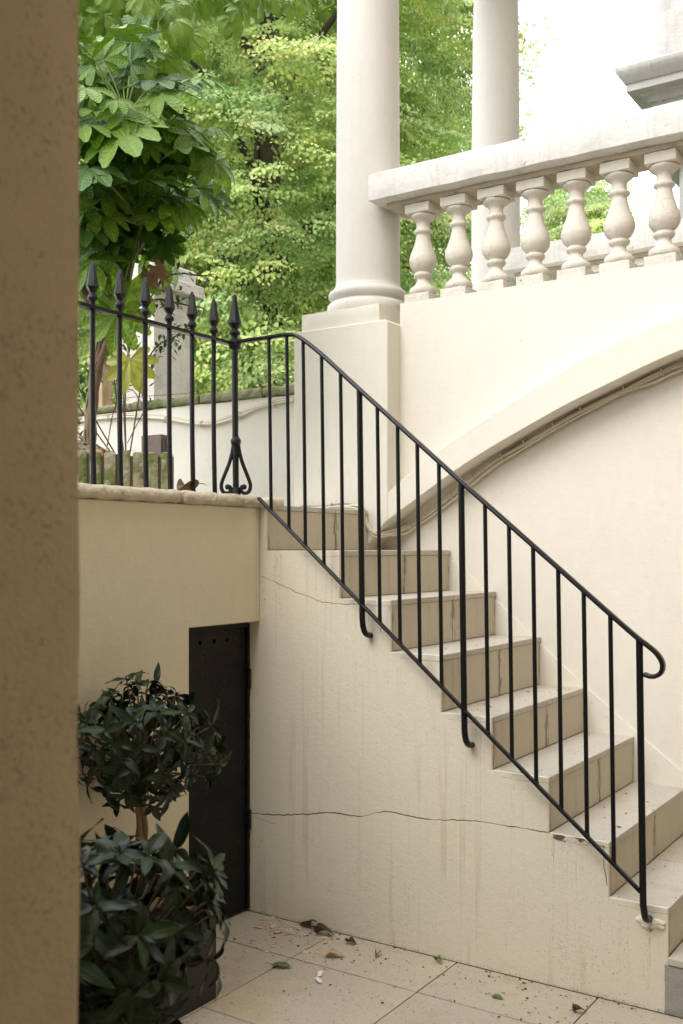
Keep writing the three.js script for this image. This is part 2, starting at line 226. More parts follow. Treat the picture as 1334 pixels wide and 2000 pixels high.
// ------------------------------------------------------------------ materials (linear base colours)
const mat = (c, o = {}) => { const { phys, ...r } = o; const m = new (phys ? THREE.MeshPhysicalMaterial : THREE.MeshStandardMaterial)({ roughness: 0.85, side: THREE.DoubleSide, ...r }); m.color.setRGB(...c); return m; };
const CREAM = [0.765, 0.722, 0.63];
const M = {
  cream: mat(CREAM, { map: mottle, bumpMap: stuccoBump, bumpScale: 0.0012 }),
  flank: mat([0.785, 0.725, 0.595], { map: flank.map, bumpMap: flank.bump, bumpScale: 0.0013 }),
  column: mat([0.70, 0.67, 0.62], { map: mottle, bumpMap: stoneBump, bumpScale: 0.002 }),
  bounceCream: mat([0.745, 0.675, 0.51], { map: mottle, bumpMap: stuccoBump, bumpScale: 0.0012 }),  // cream turned yellower: warm bounce light put into the wall colour
  stained: mat([0.52, 0.45, 0.34], { map: stonePaint, bumpMap: stoneBump, bumpScale: 0.006 }),
  stock: mat([0.43, 0.345, 0.235], { map: mottle, bumpMap: lumpBump, bumpScale: 0.004 }),
  pale: mat([0.70, 0.66, 0.59], { map: stonePaint, bumpMap: stoneBump, bumpScale: 0.006 }),
  rail: mat([0.72, 0.70, 0.665], { map: stonePaint, bumpMap: stoneBump, bumpScale: 0.004 }),
  baluster: mat([0.69, 0.64, 0.555], { map: mottle, bumpMap: stoneBump, bumpScale: 0.006 }),
  grey: mat([0.61, 0.60, 0.58], { map: stonePaint, bumpMap: stoneBump, bumpScale: 0.006 }),
  pier: mat([0.72, 0.60, 0.415], { map: pierMap, bumpMap: grainBump, bumpScale: 0.0005 }),
  slab: mat([0.54, 0.465, 0.36], { map: slabMap, bumpMap: slabBump, bumpScale: 0.0016, roughness: 0.75 }),
  slabB: mat([0.51, 0.44, 0.345], { map: slabMap, bumpMap: slabBump, bumpScale: 0.0016, roughness: 0.75 }),
  tread: mat([0.55, 0.51, 0.44], { map: slabMap, bumpMap: slabBump, bumpScale: 0.001, roughness: 0.7 }),
  riser: mat([0.55, 0.50, 0.405], { map: riserMap, bumpMap: slabBump, bumpScale: 0.001, roughness: 0.75 }),
  mortar: mat([0.10, 0.085, 0.065], { bumpMap: grainBump, bumpScale: 0.002, roughness: 0.95 }),
  concrete: mat([0.36, 0.34, 0.31], { map: slabMap, bumpMap: stuccoBump, bumpScale: 0.003 }),
  coping: mat([0.66, 0.585, 0.45], { map: stonePaint, bumpMap: stoneBump, bumpScale: 0.012 }),
  mossCoping: mat([0.36, 0.35, 0.28], { map: mossy, bumpMap: stoneBump, bumpScale: 0.012, roughness: 0.95 }),
  iron: mat([0.008, 0.008, 0.009], { phys: true, specularIntensity: 0.5, roughness: 0.22, bumpMap: grainBump, bumpScale: 0.0002 }),
  castIron: mat([0.008, 0.008, 0.009], { phys: true, specularIntensity: 0.55, roughness: 0.14, bumpMap: lumpBump, bumpScale: 0.0012 }),
  door: mat([1, 1, 1], { map: doorMap, phys: true, specularIntensity: 0.5, roughness: 0.5, bumpMap: lumpBump, bumpScale: 0.0006 }),
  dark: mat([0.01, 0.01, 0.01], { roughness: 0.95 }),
  cable: mat([0.68, 0.61, 0.48], { roughness: 0.6 }),
  greyCable: mat([0.30, 0.29, 0.28], { roughness: 0.5 }),
  bark: mat([0.20, 0.145, 0.10], { map: barkMap, bumpMap: barkBump, bumpScale: 0.01 }),
  darkBark: mat([0.085, 0.07, 0.06], { map: barkMap, bumpMap: barkBump, bumpScale: 0.02 }),
  twig: mat([0.14, 0.10, 0.07]),
  timber: mat([0.50, 0.39, 0.27], { map: barkMap }),
  brick: mat([0.85, 0.85, 0.85], { map: brickMap, bumpMap: stoneBump, bumpScale: 0.01, roughness: 0.95 }),
  soil: mat([1, 1, 1], { map: soilMap, bumpMap: stoneBump, bumpScale: 0.03, roughness: 1 }),
  turf: mat([0.07, 0.085, 0.04], { map: mottle, roughness: 1 }),
  planter: mat([0.022, 0.021, 0.022], { roughness: 0.6, bumpMap: grainBump, bumpScale: 0.0006 }),
  fatsia: mat([0.25, 0.44, 0.04], { phys: true, map: leafSoft, bumpMap: leafBump, bumpScale: 0.003, roughness: 0.45, specularIntensity: 0.6, transmission: 0.5, thickness: 0 }),
  fatsiaB: mat([0.11, 0.23, 0.04], { phys: true, map: leafSoft, bumpMap: leafBump, bumpScale: 0.003, roughness: 0.42, specularIntensity: 0.6, transmission: 0.4, thickness: 0 }),
  yellowLeaf: mat([0.42, 0.45, 0.06], { phys: true, map: leafSoft, roughness: 0.5, transmission: 0.4, thickness: 0 }),
  chestnut: mat([0.30, 0.50, 0.05], { phys: true, map: leafSoft, bumpMap: leafBump, bumpScale: 0.002, roughness: 0.6, transmission: 0.5, thickness: 0 }),
  petiole: mat([0.16, 0.24, 0.05], { roughness: 0.6 }),
  topiary: mat([0.027, 0.058, 0.027], { phys: true, specularIntensity: 0.6, map: leafVeins, roughness: 0.42 }),
  topiaryB: mat([0.042, 0.072, 0.044], { phys: true, specularIntensity: 0.6, map: leafVeins, roughness: 0.46 }),
  topiaryC: mat([0.036, 0.076, 0.027], { phys: true, specularIntensity: 0.6, map: leafVeins, roughness: 0.42 }),
  topiaryD: mat([0.06, 0.12, 0.035], { phys: true, specularIntensity: 0.6, map: leafVeins, roughness: 0.5 }),
  lime: mat([1, 1, 1], { phys: true, vertexColors: true, roughness: 0.75, transmission: 0.5, thickness: 0 }),
  shrub: mat([0.07, 0.14, 0.03], { phys: true, roughness: 0.5, transmission: 0.35, thickness: 0 }),
  dead: mat([0.20, 0.12, 0.055], { map: leafSoft, roughness: 0.8 }),
  deadPale: mat([0.60, 0.44, 0.26], { map: leafSoft, roughness: 0.8 }),
  deadDark: mat([0.09, 0.065, 0.035], { map: leafSoft, roughness: 0.7 }),
  greenLeaf: mat([0.12, 0.21, 0.05], { map: leafSoft, roughness: 0.6 }),
  shaving: mat([0.62, 0.50, 0.35]),
  litter: mat([0.07, 0.05, 0.035]),
  paper: mat([0.75, 0.75, 0.78]),
};
Object.values(M).forEach((m) => { m.shadowSide = THREE.DoubleSide; });

// ------------------------------------------------------------------ setting: ground and courtyard floor
const GROUND = 1.82;
{
  const s = flat([[-160, -160], [160, -160], [160, 160], [-160, 160]]);
  s.holes.push(new THREE.Path([[-3.12, -7], [-3.12, 4.7], [1.9, 4.7], [1.9, -7]].map(([a, b]) => new THREE.Vector2(a, b))));
  structure('ground', metres(new THREE.ShapeGeometry(s).rotateX(-Math.PI / 2).translate(0, GROUND, 0)), M.turf);   // z = -(shape y)
}
const ZS = -3.663, ZI = -4.69, ZU = -4.66, ZP = -4.53, XW = -2.867, XD = -2.934;
{
  const floor = structure('courtyard_floor', metres(new THREE.BoxGeometry(5.4, 0.1, 12).translate(-0.6, -0.066, 1.1)), M.mortar);
  const zs = [ZS]; for (let z = -3.335; z < 2.4; z += 0.535) zs.push(z);
  const xs = [-3.03]; for (let x = -2.45; x < 0.6; x += 0.579) xs.push(x);
  const rnd = SEED(5);
  for (let i = 0; i < xs.length - 1; i++) for (let j = 0; j < zs.length - 1; j++) {
    const g = 0.0022, t = (rnd() - 0.5) * 0.0015;
    mesh(floor, 'paving_slab', box(xs[i] + g, xs[i + 1] - g, -0.03, t, zs[j] + g, zs[j + 1] - g, 0.003), rnd() < 0.5 ? M.slab : M.slabB);
  }
}

// ------------------------------------------------------------------ the house beside the courtyard, the pier and unseen pieces added for shade
{
  const h = thing('house', 'tall yellow brown house front that closes the courtyard opposite the cellar door', 'house', [0.9, 0, -1]);
  part(h, 'wall', box(0.55, 1.2, 0, 12, -12, 7), M.stock);
}
{
  const p = thing('passage_pier', 'rough tan rendered wall end with dark grains beside the potted topiaries', 'wall', [-1.02, 0, 0.8]);
  part(p, 'wall', roughBox(-1.25, -0.80, 0, 3.02, -0.73, 2.4, 0.05, 0.0018, 9, 3, 0.006), M.pier);
  part(p, 'shade_slab', box(-3.1, 0.55, 3.02, 3.3, -0.86, 6.5), M.cream);  // unseen slab added overhead to shade the pier and lower courtyard
  part(p, 'shade_back_wall', box(-3.1, 0.55, -0.02, 3.02, 6.2, 6.5), M.cream);  // unseen wall added behind the camera to dim the courtyard
}

// ------------------------------------------------------------------ retaining wall with cellar doorway
{
  const w = thing('retaining_wall', 'cream rendered wall around the black cellar door, topped with rough coping', 'wall', [-3.0, 0, -1.5]);
  // outline in (z, y), then turned so that its depth runs along x
  const s = flat([[ZS, 1.322], [-3.19, 1.322], [-3.19, 0], [2.4, 0], [2.4, 1.835], [ZS, 1.835]]);
  const g = new THREE.ExtrudeGeometry(s, { depth: 0.24, bevelEnabled: true, bevelThickness: 0.004, bevelSize: 0.004, bevelOffset: -0.004, bevelSegments: 1 }).rotateY(-Math.PI / 2).translate(XW - 0.004, 0, 0);
  part(w, 'wall', metres(g), M.bounceCream);
  const cuts = [[-3.675, -3.13, 0], [-3.126, -2.35, 1], [-2.346, -1.5, 2], [-1.496, -0.6, 3], [-0.596, 2.4, 4]];
  for (const [a, b, k] of cuts) part(w, 'coping_stone', roughBox(-3.10, -2.842, 1.837, 1.889 + 0.002 * (k % 2), a, b, 0.02, 0.0045, 21, k + 1, 0.012), M.coping);
  part(w, 'coping_return', roughBox(-2.86, -2.795, 1.830, 1.882, -3.76, -3.640, 0.016, 0.004, 23, 9, 0.012), M.coping);
}
{ // door: a thin steel leaf with three round holes
  const d = thing('cellar_door', 'black painted metal cellar door with three round holes near its top', 'door', [XD, 0, -3.42]);
  const s = flat([[-3.648, 0.012], [-3.12, 0.012], [-3.12, 1.312], [-3.648, 1.312]]);
  for (const z of [-3.333, -3.424, -3.514]) { const h = new THREE.Path(); h.absarc(z, 1.246, 0.0105, 0, 6.2832, true); s.holes.push(h); }
  const g = new THREE.ExtrudeGeometry(s, { depth: 0.03, bevelEnabled: false, curveSegments: 12 }).rotateY(-Math.PI / 2).translate(XD, 0, 0);
  part(d, 'leaf_panel', metres(g), M.door);
  part(d, 'edge_strip', roughBox(XD, XD + 0.012, 0.012, 1.312, -3.661, -3.642, 0.03, 0.002, 30, 2, 0.002), M.door);
  part(d, 'head_strip', box(XD, XD + 0.02, 1.296, 1.318, -3.64, -3.18, 0.003), M.door);
  for (const y of [0.42, 1.06]) part(d, 'hinge', new THREE.CylinderGeometry(0.009, 0.009, 0.09, 10).translate(XD + 0.014, y, -3.651), M.castIron);
  part(d, 'dark_void', box(XD - 0.2, XD - 0.06, 0, 1.32, -3.66, -3.1), M.dark);  // black block standing in for the darkness behind the holes
}

// ------------------------------------------------------------------ stair
const STEPS = [[-2.832, 1.850], [-2.435, 1.643], [-2.179, 1.437], [-1.943, 1.222], [-1.720, 0.992], [-1.484, 0.786], [-1.251, 0.577], [-1.037, 0.377]];
{
  const st = thing('staircase', 'cream rendered stone staircase with stained riser tiles climbing beside the arch', 'staircase', [-1.95, 0, ZS]);
  const T = 0.024, outline = (dx, dy) => { const p = [[-3.45, 0], [STEPS[7][0] - dx, 0]]; for (let k = STEPS.length - 1; k >= 0; k--) { const [x, y] = STEPS[k]; p.push([x - dx, y - dy]); if (k) p.push([STEPS[k - 1][0] - dx, y - dy]); } p.push([-3.45, 1.85 - dy]); return flat(p); };
  const body = part(st, 'side_wall', extrude(outline(0.001, 0.0015), ZS - 0.014, ZS, 0.002), M.flank);
  part(st, 'core', extrude(outline(0.010, T), ZI + 0.002, ZS - 0.0145), M.cream);
  body.userData.label = 'stained cream flank with a long hairline crack';
  const rnd = SEED(9), ZJ = -4.222, zb = ZI + 0.004, zf = ZS - 0.0148;
  STEPS.forEach(([x, y], k) => {
    const xb = k ? STEPS[k - 1][0] : -3.08, low = k < 7 ? STEPS[k + 1][1] : 0.205, back = k ? zb : ZP + 0.01;
    for (const [a, b] of [[back, ZJ - 0.001], [ZJ + 0.001, zf]]) {
      if (k || b < zf) part(st, 'tread_tile', box(xb + 0.001, x + 0.003, y - T, y + (rnd() - 0.5) * 0.001, a, b, 0.003), M.tread);
      else part(st, 'tread_tile', box(-2.862, x + 0.003, y - T, y, a, -3.765, 0.003), M.tread);
      part(st, 'riser_tile', metres(box(x - 0.0095, x, low + 0.0015, y - T - 0.001, a + 0.0015, b - 0.0015, 0.002), 0, 0), M.riser);
    }
    part(st, 'joint_filler', box(x - 0.0098, x - 0.002, low + 0.0005, y - T - 0.0005, back + 0.002, zf - 0.006), M.mortar);
  });
  const bs = part(st, 'bottom_step', roughBox(-1.052, -0.78, 0, 0.178, ZI + 0.004, ZS + 0.006, 0.02, 0.003, 25, 4, 0.005), M.concrete);
  bs.userData.label = 'grey concrete bottom step';
  part(st, 'tread_tile', box(-1.036, -0.772, 0.179, 0.204, ZI + 0.006, ZS + 0.010, 0.003), M.tread);
  // patch of rough filler where the end post enters the wall, and plaster fillet along the back wall
  const fill = [];
  for (let i = 0; i < 26; i++) fill.push(new THREE.IcosahedronGeometry(0.007 + 0.009 * rnd(), 1).scale(1.2, 0.8, 0.7).translate(-1.138 + 0.09 * rnd(), 0.312 + 0.024 * (rnd() - 0.5), ZS + 0.002));
  part(st, 'filler_patch', metres(mergeGeometries(fill)), M.flank);
  const c = [[-2.62, 1.66], [-2.4, 1.585], [-2.1, 1.33], [-1.8, 1.07], [-1.5, 0.83], [-1.2, 0.60], [-0.95, 0.40]];
  const sk = flat([[-2.70, 1.60], ...c, [-0.9, 0.2], [-1.2, 0.2], [-2.5, 1.2]]);
  part(st, 'skirting_render', extrude(sk, ZI - 0.02, ZI + 0.009, 0.003), M.cream);
}

// ------------------------------------------------------------------ portico: arch, pedestal, columns, balustrade
const INTRA = [[-2.714, 1.797], [-2.583, 1.879], [-2.246, 2.081], [-1.848, 2.274], [-1.601, 2.377], [-1.219, 2.516], [-0.8, 2.61], [-0.3, 2.655], [0.3, 2.64], [0.55, 2.61]];
const EXTRA = [[-2.714, 1.938], [-2.622, 2.008], [-2.387, 2.160], [-2.109, 2.308], [-1.785, 2.468], [-1.601, 2.548], [-1.219, 2.668], [-0.8, 2.765], [-0.3, 2.815], [0.3, 2.80], [0.55, 2.77]];
const smooth = (pts, n) => new THREE.CatmullRomCurve3(pts.map(([x, y]) => V(x, y, 0)), false, 'catmullrom', 0.5).getSpacedPoints(n).map((p) => [p.x, p.y]);
const BX = -2.63, BS = 0.211;
function baluster(parent, x, z, k) {
  const g = new THREE.Group(); g.name = 'baluster'; parent.add(g); const o = origin(parent); g.position.set(x - o.x, 2.94 - o.y, z - o.z);
  const w = 0.0735, P = [[0.001, .052], [.060, .052], [.069, .058], [.0715, .070], [.069, .082], [.060, .090], [.046, .100], [.036, .114], [.0315, .128], [.034, .138], [.044, .144], [.049, .153], [.047, .162], [.040, .168], [.041, .172], [.056, .184], [.067, .202], [.0725, .222], [.0715, .242], [.064, .268], [.053, .296], [.044, .324], [.038, .350], [.0355, .368], [.042, .373], [.049, .380], [.049, .390], [.041, .397], [.036, .403], [.0345, .420], [.037, .434], [.046, .444], [.060, .452], [.068, .462], [.069, .470], [.001, .471]];
  const lat = new THREE.LatheGeometry(P.map(([r, y]) => new THREE.Vector2(r, y)), 28), q = lat.attributes.position;
  for (let i = 0; i < q.count; i++) { const X = q.getX(i), Y = q.getY(i), Z = q.getZ(i), s = 1 + 0.018 * wob(X * 40, Y * 30, Z * 40, k); q.setXYZ(i, X * s, Y + 0.002 * wob(X * 20, Y * 9, Z * 20, k + 3), Z * s); }
  lat.computeVertexNormals();
  const uv = (geo) => metres(geo, k * 0.31, k * 0.17);
  mesh(g, 'base_block', metres(roughBox(-w, w, -0.004, 0.052, -w, w, 0.012, 0.002, 26, k + 2, 0.004), k * .3, k * .2), M.pale);
  mesh(g, 'turned_shaft', uv(lat), M.baluster);
  mesh(g, 'cap_block', metres(roughBox(-w, w, 0.471, 0.522, -w, w, 0.012, 0.002, 26, k + 5, 0.004), k * .4, k * .1), M.baluster);
  return g;
}
{
  const p = thing('portico', 'cream portico with two round columns above the arched wall behind the stair', 'portico', [-3.01, 1.6, -4.9]);
  const ex = smooth(EXTRA, 60), it = smooth(INTRA, 60);
  part(p, 'infill_wall', box(-3.3, 0.55, -0.02, 2.70, -5.0, ZI), M.cream);
  part(p, 'arch_wall', extrude(flat([...ex, [0.55, 2.94], [-2.715, 2.94]]), ZI - 0.1, ZU), M.cream);
  part(p, 'arch_band', extrude(flat([...it, ...ex.slice().reverse()]), ZI - 0.02, ZP, 0.004), M.cream);
  part(p, 'pedestal', extrude(flat([[-3.31, 1.80], [-3.31, 2.818], [-3.295, 2.835], [-2.728, 2.835], [-2.714, 2.822], [-2.714, 1.80], [-2.80, 1.715], [-2.86, 1.64], [-3.0, 1.64]]), -5.13, ZP, 0.006), M.cream);
  part(p, 'plinth', roughBox(-3.284, -2.775, 2.83, 2.936, -5.1, -4.55, 0.05, 0.003, 11, 6, 0.012), M.cream);
  part(p, 'porch_floor', box(-3.31, 0.55, 1.7, 2.93, -6.95, -5.14), M.cream);
  for (const [x, z, r] of [[-3.02, -4.83, 0.178], [-3.05, -6.56, 0.170]]) {
    const k = r / 0.178, q = [[0.02, 2.93], [.205, 2.933], [.222, 2.944], [.229, 2.966], [.226, 2.988], [.214, 3.003], [.199, 3.007], [.194, 3.016], [.199, 3.024], [.211, 3.028], [.219, 3.040], [.220, 3.052], [.214, 3.066], [.203, 3.073], [.192, 3.076], [.190, 3.088], [.184, 3.093], [.180, 3.105], [.178, 3.14], [.1775, 3.5], [.175, 4.2], [.171, 4.8], [.165, 5.3], [.158, 5.62]].map(([a, b]) => [a * k, b]);
    const g = new THREE.LatheGeometry(q.map(([a, b]) => new THREE.Vector2(a, b)), 56), t = g.attributes.position;
    for (let i = 0; i < t.count; i++) { const X = t.getX(i), Y = t.getY(i), Z = t.getZ(i), s = 1 + 0.006 * wob(X * 16, Y * 7, Z * 16, z); t.setXYZ(i, X * s, Y, Z * s); }
    g.computeVertexNormals(); part(p, 'column', metres(g.translate(x, 0, z)), M.column);
    part(p, 'capital', lathe([[.158 * k, 5.60], [.19 * k, 5.63], [.20 * k, 5.68], [.24 * k, 5.72], [.25 * k, 5.80]], x, z, 40), M.pale);
  }
  for (const [a, b, c, d] of [[-3.25, -2.82, -6.78, -4.62], [-2.815, 0.55, -5.05, -4.62], [-2.815, 0.55, -6.78, -6.35]]) part(p, 'entablature', box(a, b, 5.80, 6.25, c, d, 0.02), M.grey);
}
function balustrade(name, label, zc, n, from) {
  const t = thing(name, label, 'balustrade', [-1, 2.94, zc]);
  for (let i = from; i < n; i++) baluster(t, BX + BS * i, zc + 0.045, i);
  part(t, 'bed_course', roughBox(-2.81, 0.55, 3.459, 3.49, zc - 0.11, zc + 0.125, 0.06, 0.003, 9, 3, 0.006), M.stained);
  const r = roughBox(-2.885, 0.55, 3.488, 3.643, zc - 0.2, zc + 0.2, 0.045, 0.0028, 8, 5, 0.012); part(t, 'top_rail', r, M.rail);
  return t;
}
balustrade('balustrade', 'weathered white stone balustrade with bulbous balusters on top of the arched wall', -4.80, 15, 0);
balustrade('balustrade', 'white balustrade on the far side of the porch, seen between the nearer balusters', -6.45, 12, 1);

{ // the neighbouring porch: cornice, parapet pier and a column
  const n = thing('neighbouring_porch', 'grey white neighbouring porch with stained projecting cornice and parapet pier against the sky', 'porch', [-1.2, 1.8, -9.2]);
  const course = (prof) => { // rings of a rectangle that follow the moulding's profile (overhang, height)
    const P = [], I = []; prof.forEach(([o, y], i) => { const j = 0.003 * Math.sin(i * 7); P.push(-2.44 - o, y + j, -10.2, -2.44 - o, y, -8.3 + 1.2 * o, 0.55, y, -8.3 + 1.2 * o); if (i) for (const k of [0, 1]) { const a = (i - 1) * 3 + k; I.push(a, a + 1, a + 3, a + 1, a + 4, a + 3); } });
    const g = new THREE.BufferGeometry(); g.setAttribute('position', new THREE.Float32BufferAttribute(P, 3)); g.setIndex(I); return toCreasedNormals(metres(g), 0.6);
  };
  part(n, 'corona', course([[0, 5.49], [0.22, 5.49], [0.238, 5.486], [0.247, 5.474], [0.247, 5.455], [0.240, 5.435], [0.222, 5.405], [0.203, 5.378], [0.192, 5.362], [0.180, 5.360], [0.180, 5.302], [0.172, 5.298], [0.10, 5.300]]), M.grey);
  part(n, 'bed_moulding', course([[0.10, 5.301], [0.095, 5.285], [0.075, 5.278], [0.062, 5.262], [0.055, 5.24], [0.03, 5.232], [0.022, 5.212], [0.0, 5.208]]), M.grey);
  part(n, 'frieze', box(-2.44, 1.4, 4.75, 5.209, -10.2, -8.3, 0.01), M.grey);
  part(n, 'parapet_pier', roughBox(-2.445, -1.6, 5.488, 6.9, -9.2, -8.3, 0.08, 0.006, 7, 8, 0.012), M.grey);
  part(n, 'column', lathe([[.21, 2.0], [.19, 2.1], [.185, 3], [.17, 4.75]], -2.14, -8.5), M.grey);
  part(n, 'porch_base', box(-2.5, 1.4, 1.75, 2.6, -10.2, -8.2), M.grey);
}

const bedDepth = (x, z) => -((x + 3.155) * 0.712 + (z + 3.408) * 0.702);       // metres behind the brick edge
const soilY = (x, z) => { const d = bedDepth(x, z), t = (x + 3.155) * 0.702 - (z + 3.408) * 0.712; return 2.055 + 0.12 * sm(0.1, 0.45, d) * sm(-0.12, -0.45, t) + 0.012 * wob(x * 14, 0, z * 14, 1) + 0.008 * wob(x * 37, 2, z * 37, 3); };
// ------------------------------------------------------------------ low garden wall, gate pier, post, bed
{
  const w = thing('garden_wall', 'low cream garden wall with mossy stone coping beside the portico pedestal', 'wall', [-4.6, 1.7, -4.8]);
  part(w, 'wall', roughBox(-6.4, -3.312, 1.7, 2.52, -4.92, ZU, 0.09, 0.004, 5, 2, 0.004), M.cream);
  const cut = [-6.4, -5.75, -5.2, -4.66, -4.1, -3.62, -3.312];
  for (let i = 0; i < cut.length - 1; i++) part(w, 'coping_stone', roughBox(cut[i] + 0.002, cut[i + 1] - 0.002, 2.521, 2.575 + 0.004 * Math.sin(i * 5), -4.96, ZU + 0.022, 0.02, 0.005, 24, i, 0.01), M.mossCoping);
}
{
  const g = thing('gate_pier', 'off white square gate pier with stepped cap behind the garden wall', 'pier', [-5.16, 1.8, -5.4]);
  part(g, 'shaft', box(-5.33, -5.0, 1.8, 3.46, -5.6, -5.2, 0.006), M.pale);
  part(g, 'cap_course', box(-5.39, -4.94, 3.46, 3.55, -5.66, -5.14, 0.01), M.pale);
  part(g, 'cap_top', box(-5.35, -4.98, 3.55, 3.66, -5.62, -5.18, 0.02), M.pale);
  part(g, 'edge_strip', box(-5.005, -4.992, 1.8, 3.455, -5.215, -5.192, 0.003), M.pale);
}
{
  const g = thing('timber_post', 'pale brown square timber post between the shrub trunk and the gate pier', 'post', [-5.43, 1.8, -5.12]);
  part(g, 'post', box(-5.48, -5.36, 1.8, 2.95, -5.16, -5.06, 0.006), M.timber);
  part(g, 'cap', box(-5.495, -5.345, 2.95, 2.99, -5.175, -5.045, 0.006), M.timber);
}
{ // raised bed: standing bricks, mortar, soil
  const b = thing('brick_bed', 'raised soil bed edged with mossy upright bricks behind the spear fence', 'planting bed', [-3.7, 1.8, -3.2]);
  const a = V(-3.72, 0, -2.834), e = V(-3.155, 0, -3.408), dir = e.clone().sub(a), len = dir.length(); dir.normalize();
  const turn = Math.atan2(-dir.z, dir.x), n = 13, w = len / n, rnd = SEED(21);
  for (let i = 0; i < n; i++) {
    const g = roughBox(-w / 2 + 0.0055, w / 2 - 0.0055, -0.02, 0.243 + 0.006 * (rnd() - 0.5), -0.10, 0.008 * (rnd() - 0.5), 0.012, 0.0016, 60, i * 3, 0.005).rotateY(turn + 0.03 * (rnd() - 0.5));
    const p = a.clone().addScaledVector(dir, w * (i + 0.5)); part(b, 'brick', g.translate(p.x, 1.84, p.z), M.brick);
  }
  const m = box(-len / 2, len / 2, -0.02, 0.224, -0.095, -0.016).rotateY(turn), c = a.clone().add(e).multiplyScalar(0.5);
  part(b, 'mortar', m.translate(c.x, 1.84, c.z), mat([0.20, 0.175, 0.12], { bumpMap: grainBump, bumpScale: 0.003 }));
  const soil = new THREE.PlaneGeometry(1, 1, 70, 30), q = soil.attributes.position;
  for (let i = 0; i < q.count; i++) { const t = -2.6 * (0.5 - q.getX(i)) - 0.02, d = 0.05 + 1.0 * (0.5 - q.getY(i)), x = -3.155 + t * 0.702 - d * 0.712, z = Math.max(-4.655, -3.408 - t * 0.712 - d * 0.702); q.setXYZ(i, x, soilY(x, z), z); }
  soil.computeVertexNormals();
  part(b, 'soil', metres(soil), M.soil);
}

// ------------------------------------------------------------------ spear fence on the wall
function spear(r, h0, ang = 6) { // cast spearhead of height about 0.18 standing on y = 0
  const base = [[r, 0], [r * 1.02, .012], [r * 1.7, .018], [r * 1.95, .026], [r * 1.7, .034], [r * 1.15, .040], [r * 1.1, .046], [r * 1.45, .052]];
  const g1 = new THREE.LatheGeometry(base.map(([a, b]) => new THREE.Vector2(a, b)), 14);
  const g2 = new THREE.LatheGeometry([[r * 1.45, .052], [r * 2.35, .068], [r * 2.2, .078], [r * 1.75, .105], [r * 1.1, .15], [r * 0.75, h0 - .008], [r * 0.35, h0], [0.0005, h0 + .002]].map(([a, b]) => new THREE.Vector2(a, b)), ang);
  return mergeGeometries([g1.toNonIndexed(), toCreasedNormals(g2, 0.4)]);
}
{
  const f = thing('spear_fence', 'black iron fence with spearhead bars standing on the rough coping', 'fence', [-2.96, 1.889, -2.6]);
  part(f, 'top_rail', roughBox(-2.977, -2.943, 2.565, 2.582, -3.585, -0.2, 0.03, 0.0015, 30, 2, 0.002), M.castIron);
  for (let i = 0; i < 22; i++) {
    const z = -3.452 + 0.1415 * i, lean = 0.006 * Math.sin(i * 2.3);
    const bar = part(f, 'spear_bar', cappedTube([[-2.957, 1.88, z - 0.004], [-2.96 + lean * 0.3, 2.2, z + lean * 0.3], [-2.96, 2.60, z]], 0.0105, 12, 10), M.castIron);
    mesh(bar, 'spearhead', spear(0.0105, 0.168).translate(0, 0, 0), M.castIron).position.set(0, 2.585 - 1.889, z + 2.6);
  }
  const post = part(f, 'corner_post', cappedTube([[-2.955, 1.88, -3.60], [-2.958, 2.2, -3.598], [-2.96, 2.60, -3.597]], 0.0145, 12, 12), M.castIron);
  part(post, 'spearhead', mergeGeometries([spear(0.0135, 0.2, 8).translate(-2.96, 2.60, -3.597), new THREE.LatheGeometry([[.012, 2.55], [.026, 2.555], [.029, 2.575], [.027, 2.592], [.020, 2.60]].map(([a, b]) => new THREE.Vector2(a, b)), 14).translate(-2.96, 0, -3.597).toNonIndexed()]), M.castIron);
  // lyre-shaped foot across the line of the stair rail
  const L = [];
  for (const s of [-1, 1]) {
    const P = [[0.010, .235], [0.018, .19], [0.032, .14], [0.054, .085], [0.066, .045], [0.058, .016], [0.036, .010], [0.022, .026], [0.030, .042], [0.040, .036]].map(([a, y]) => V(-2.956 + 0.834 * a * s, 1.892 + y, -3.60 - 0.552 * a * s));
    L.push(cappedTube(P, 0.0088, 44, 9));
    L.push(new THREE.SphereGeometry(0.013, 12, 8).translate(-2.956 + 0.834 * 0.037 * s, 1.892 + .038, -3.60 - 0.552 * 0.037 * s).toNonIndexed());
  }
  L.push(new THREE.LatheGeometry([[.012, 0], [.021, .004], [.023, .016], [.025, .024], [.020, .034], [.013, .044]].map(([a, b]) => new THREE.Vector2(a, b)), 16).translate(-2.956, 2.115, -3.60).toNonIndexed());
  L.push(new THREE.LatheGeometry([[.02, 0], [.023, .01], [.019, .03], [.015, .04]].map(([a, b]) => new THREE.Vector2(a, b)), 16).translate(-2.956, 1.887, -3.60).toNonIndexed());
  part(post, 'scroll_foot', mergeGeometries(L), M.castIron);
}

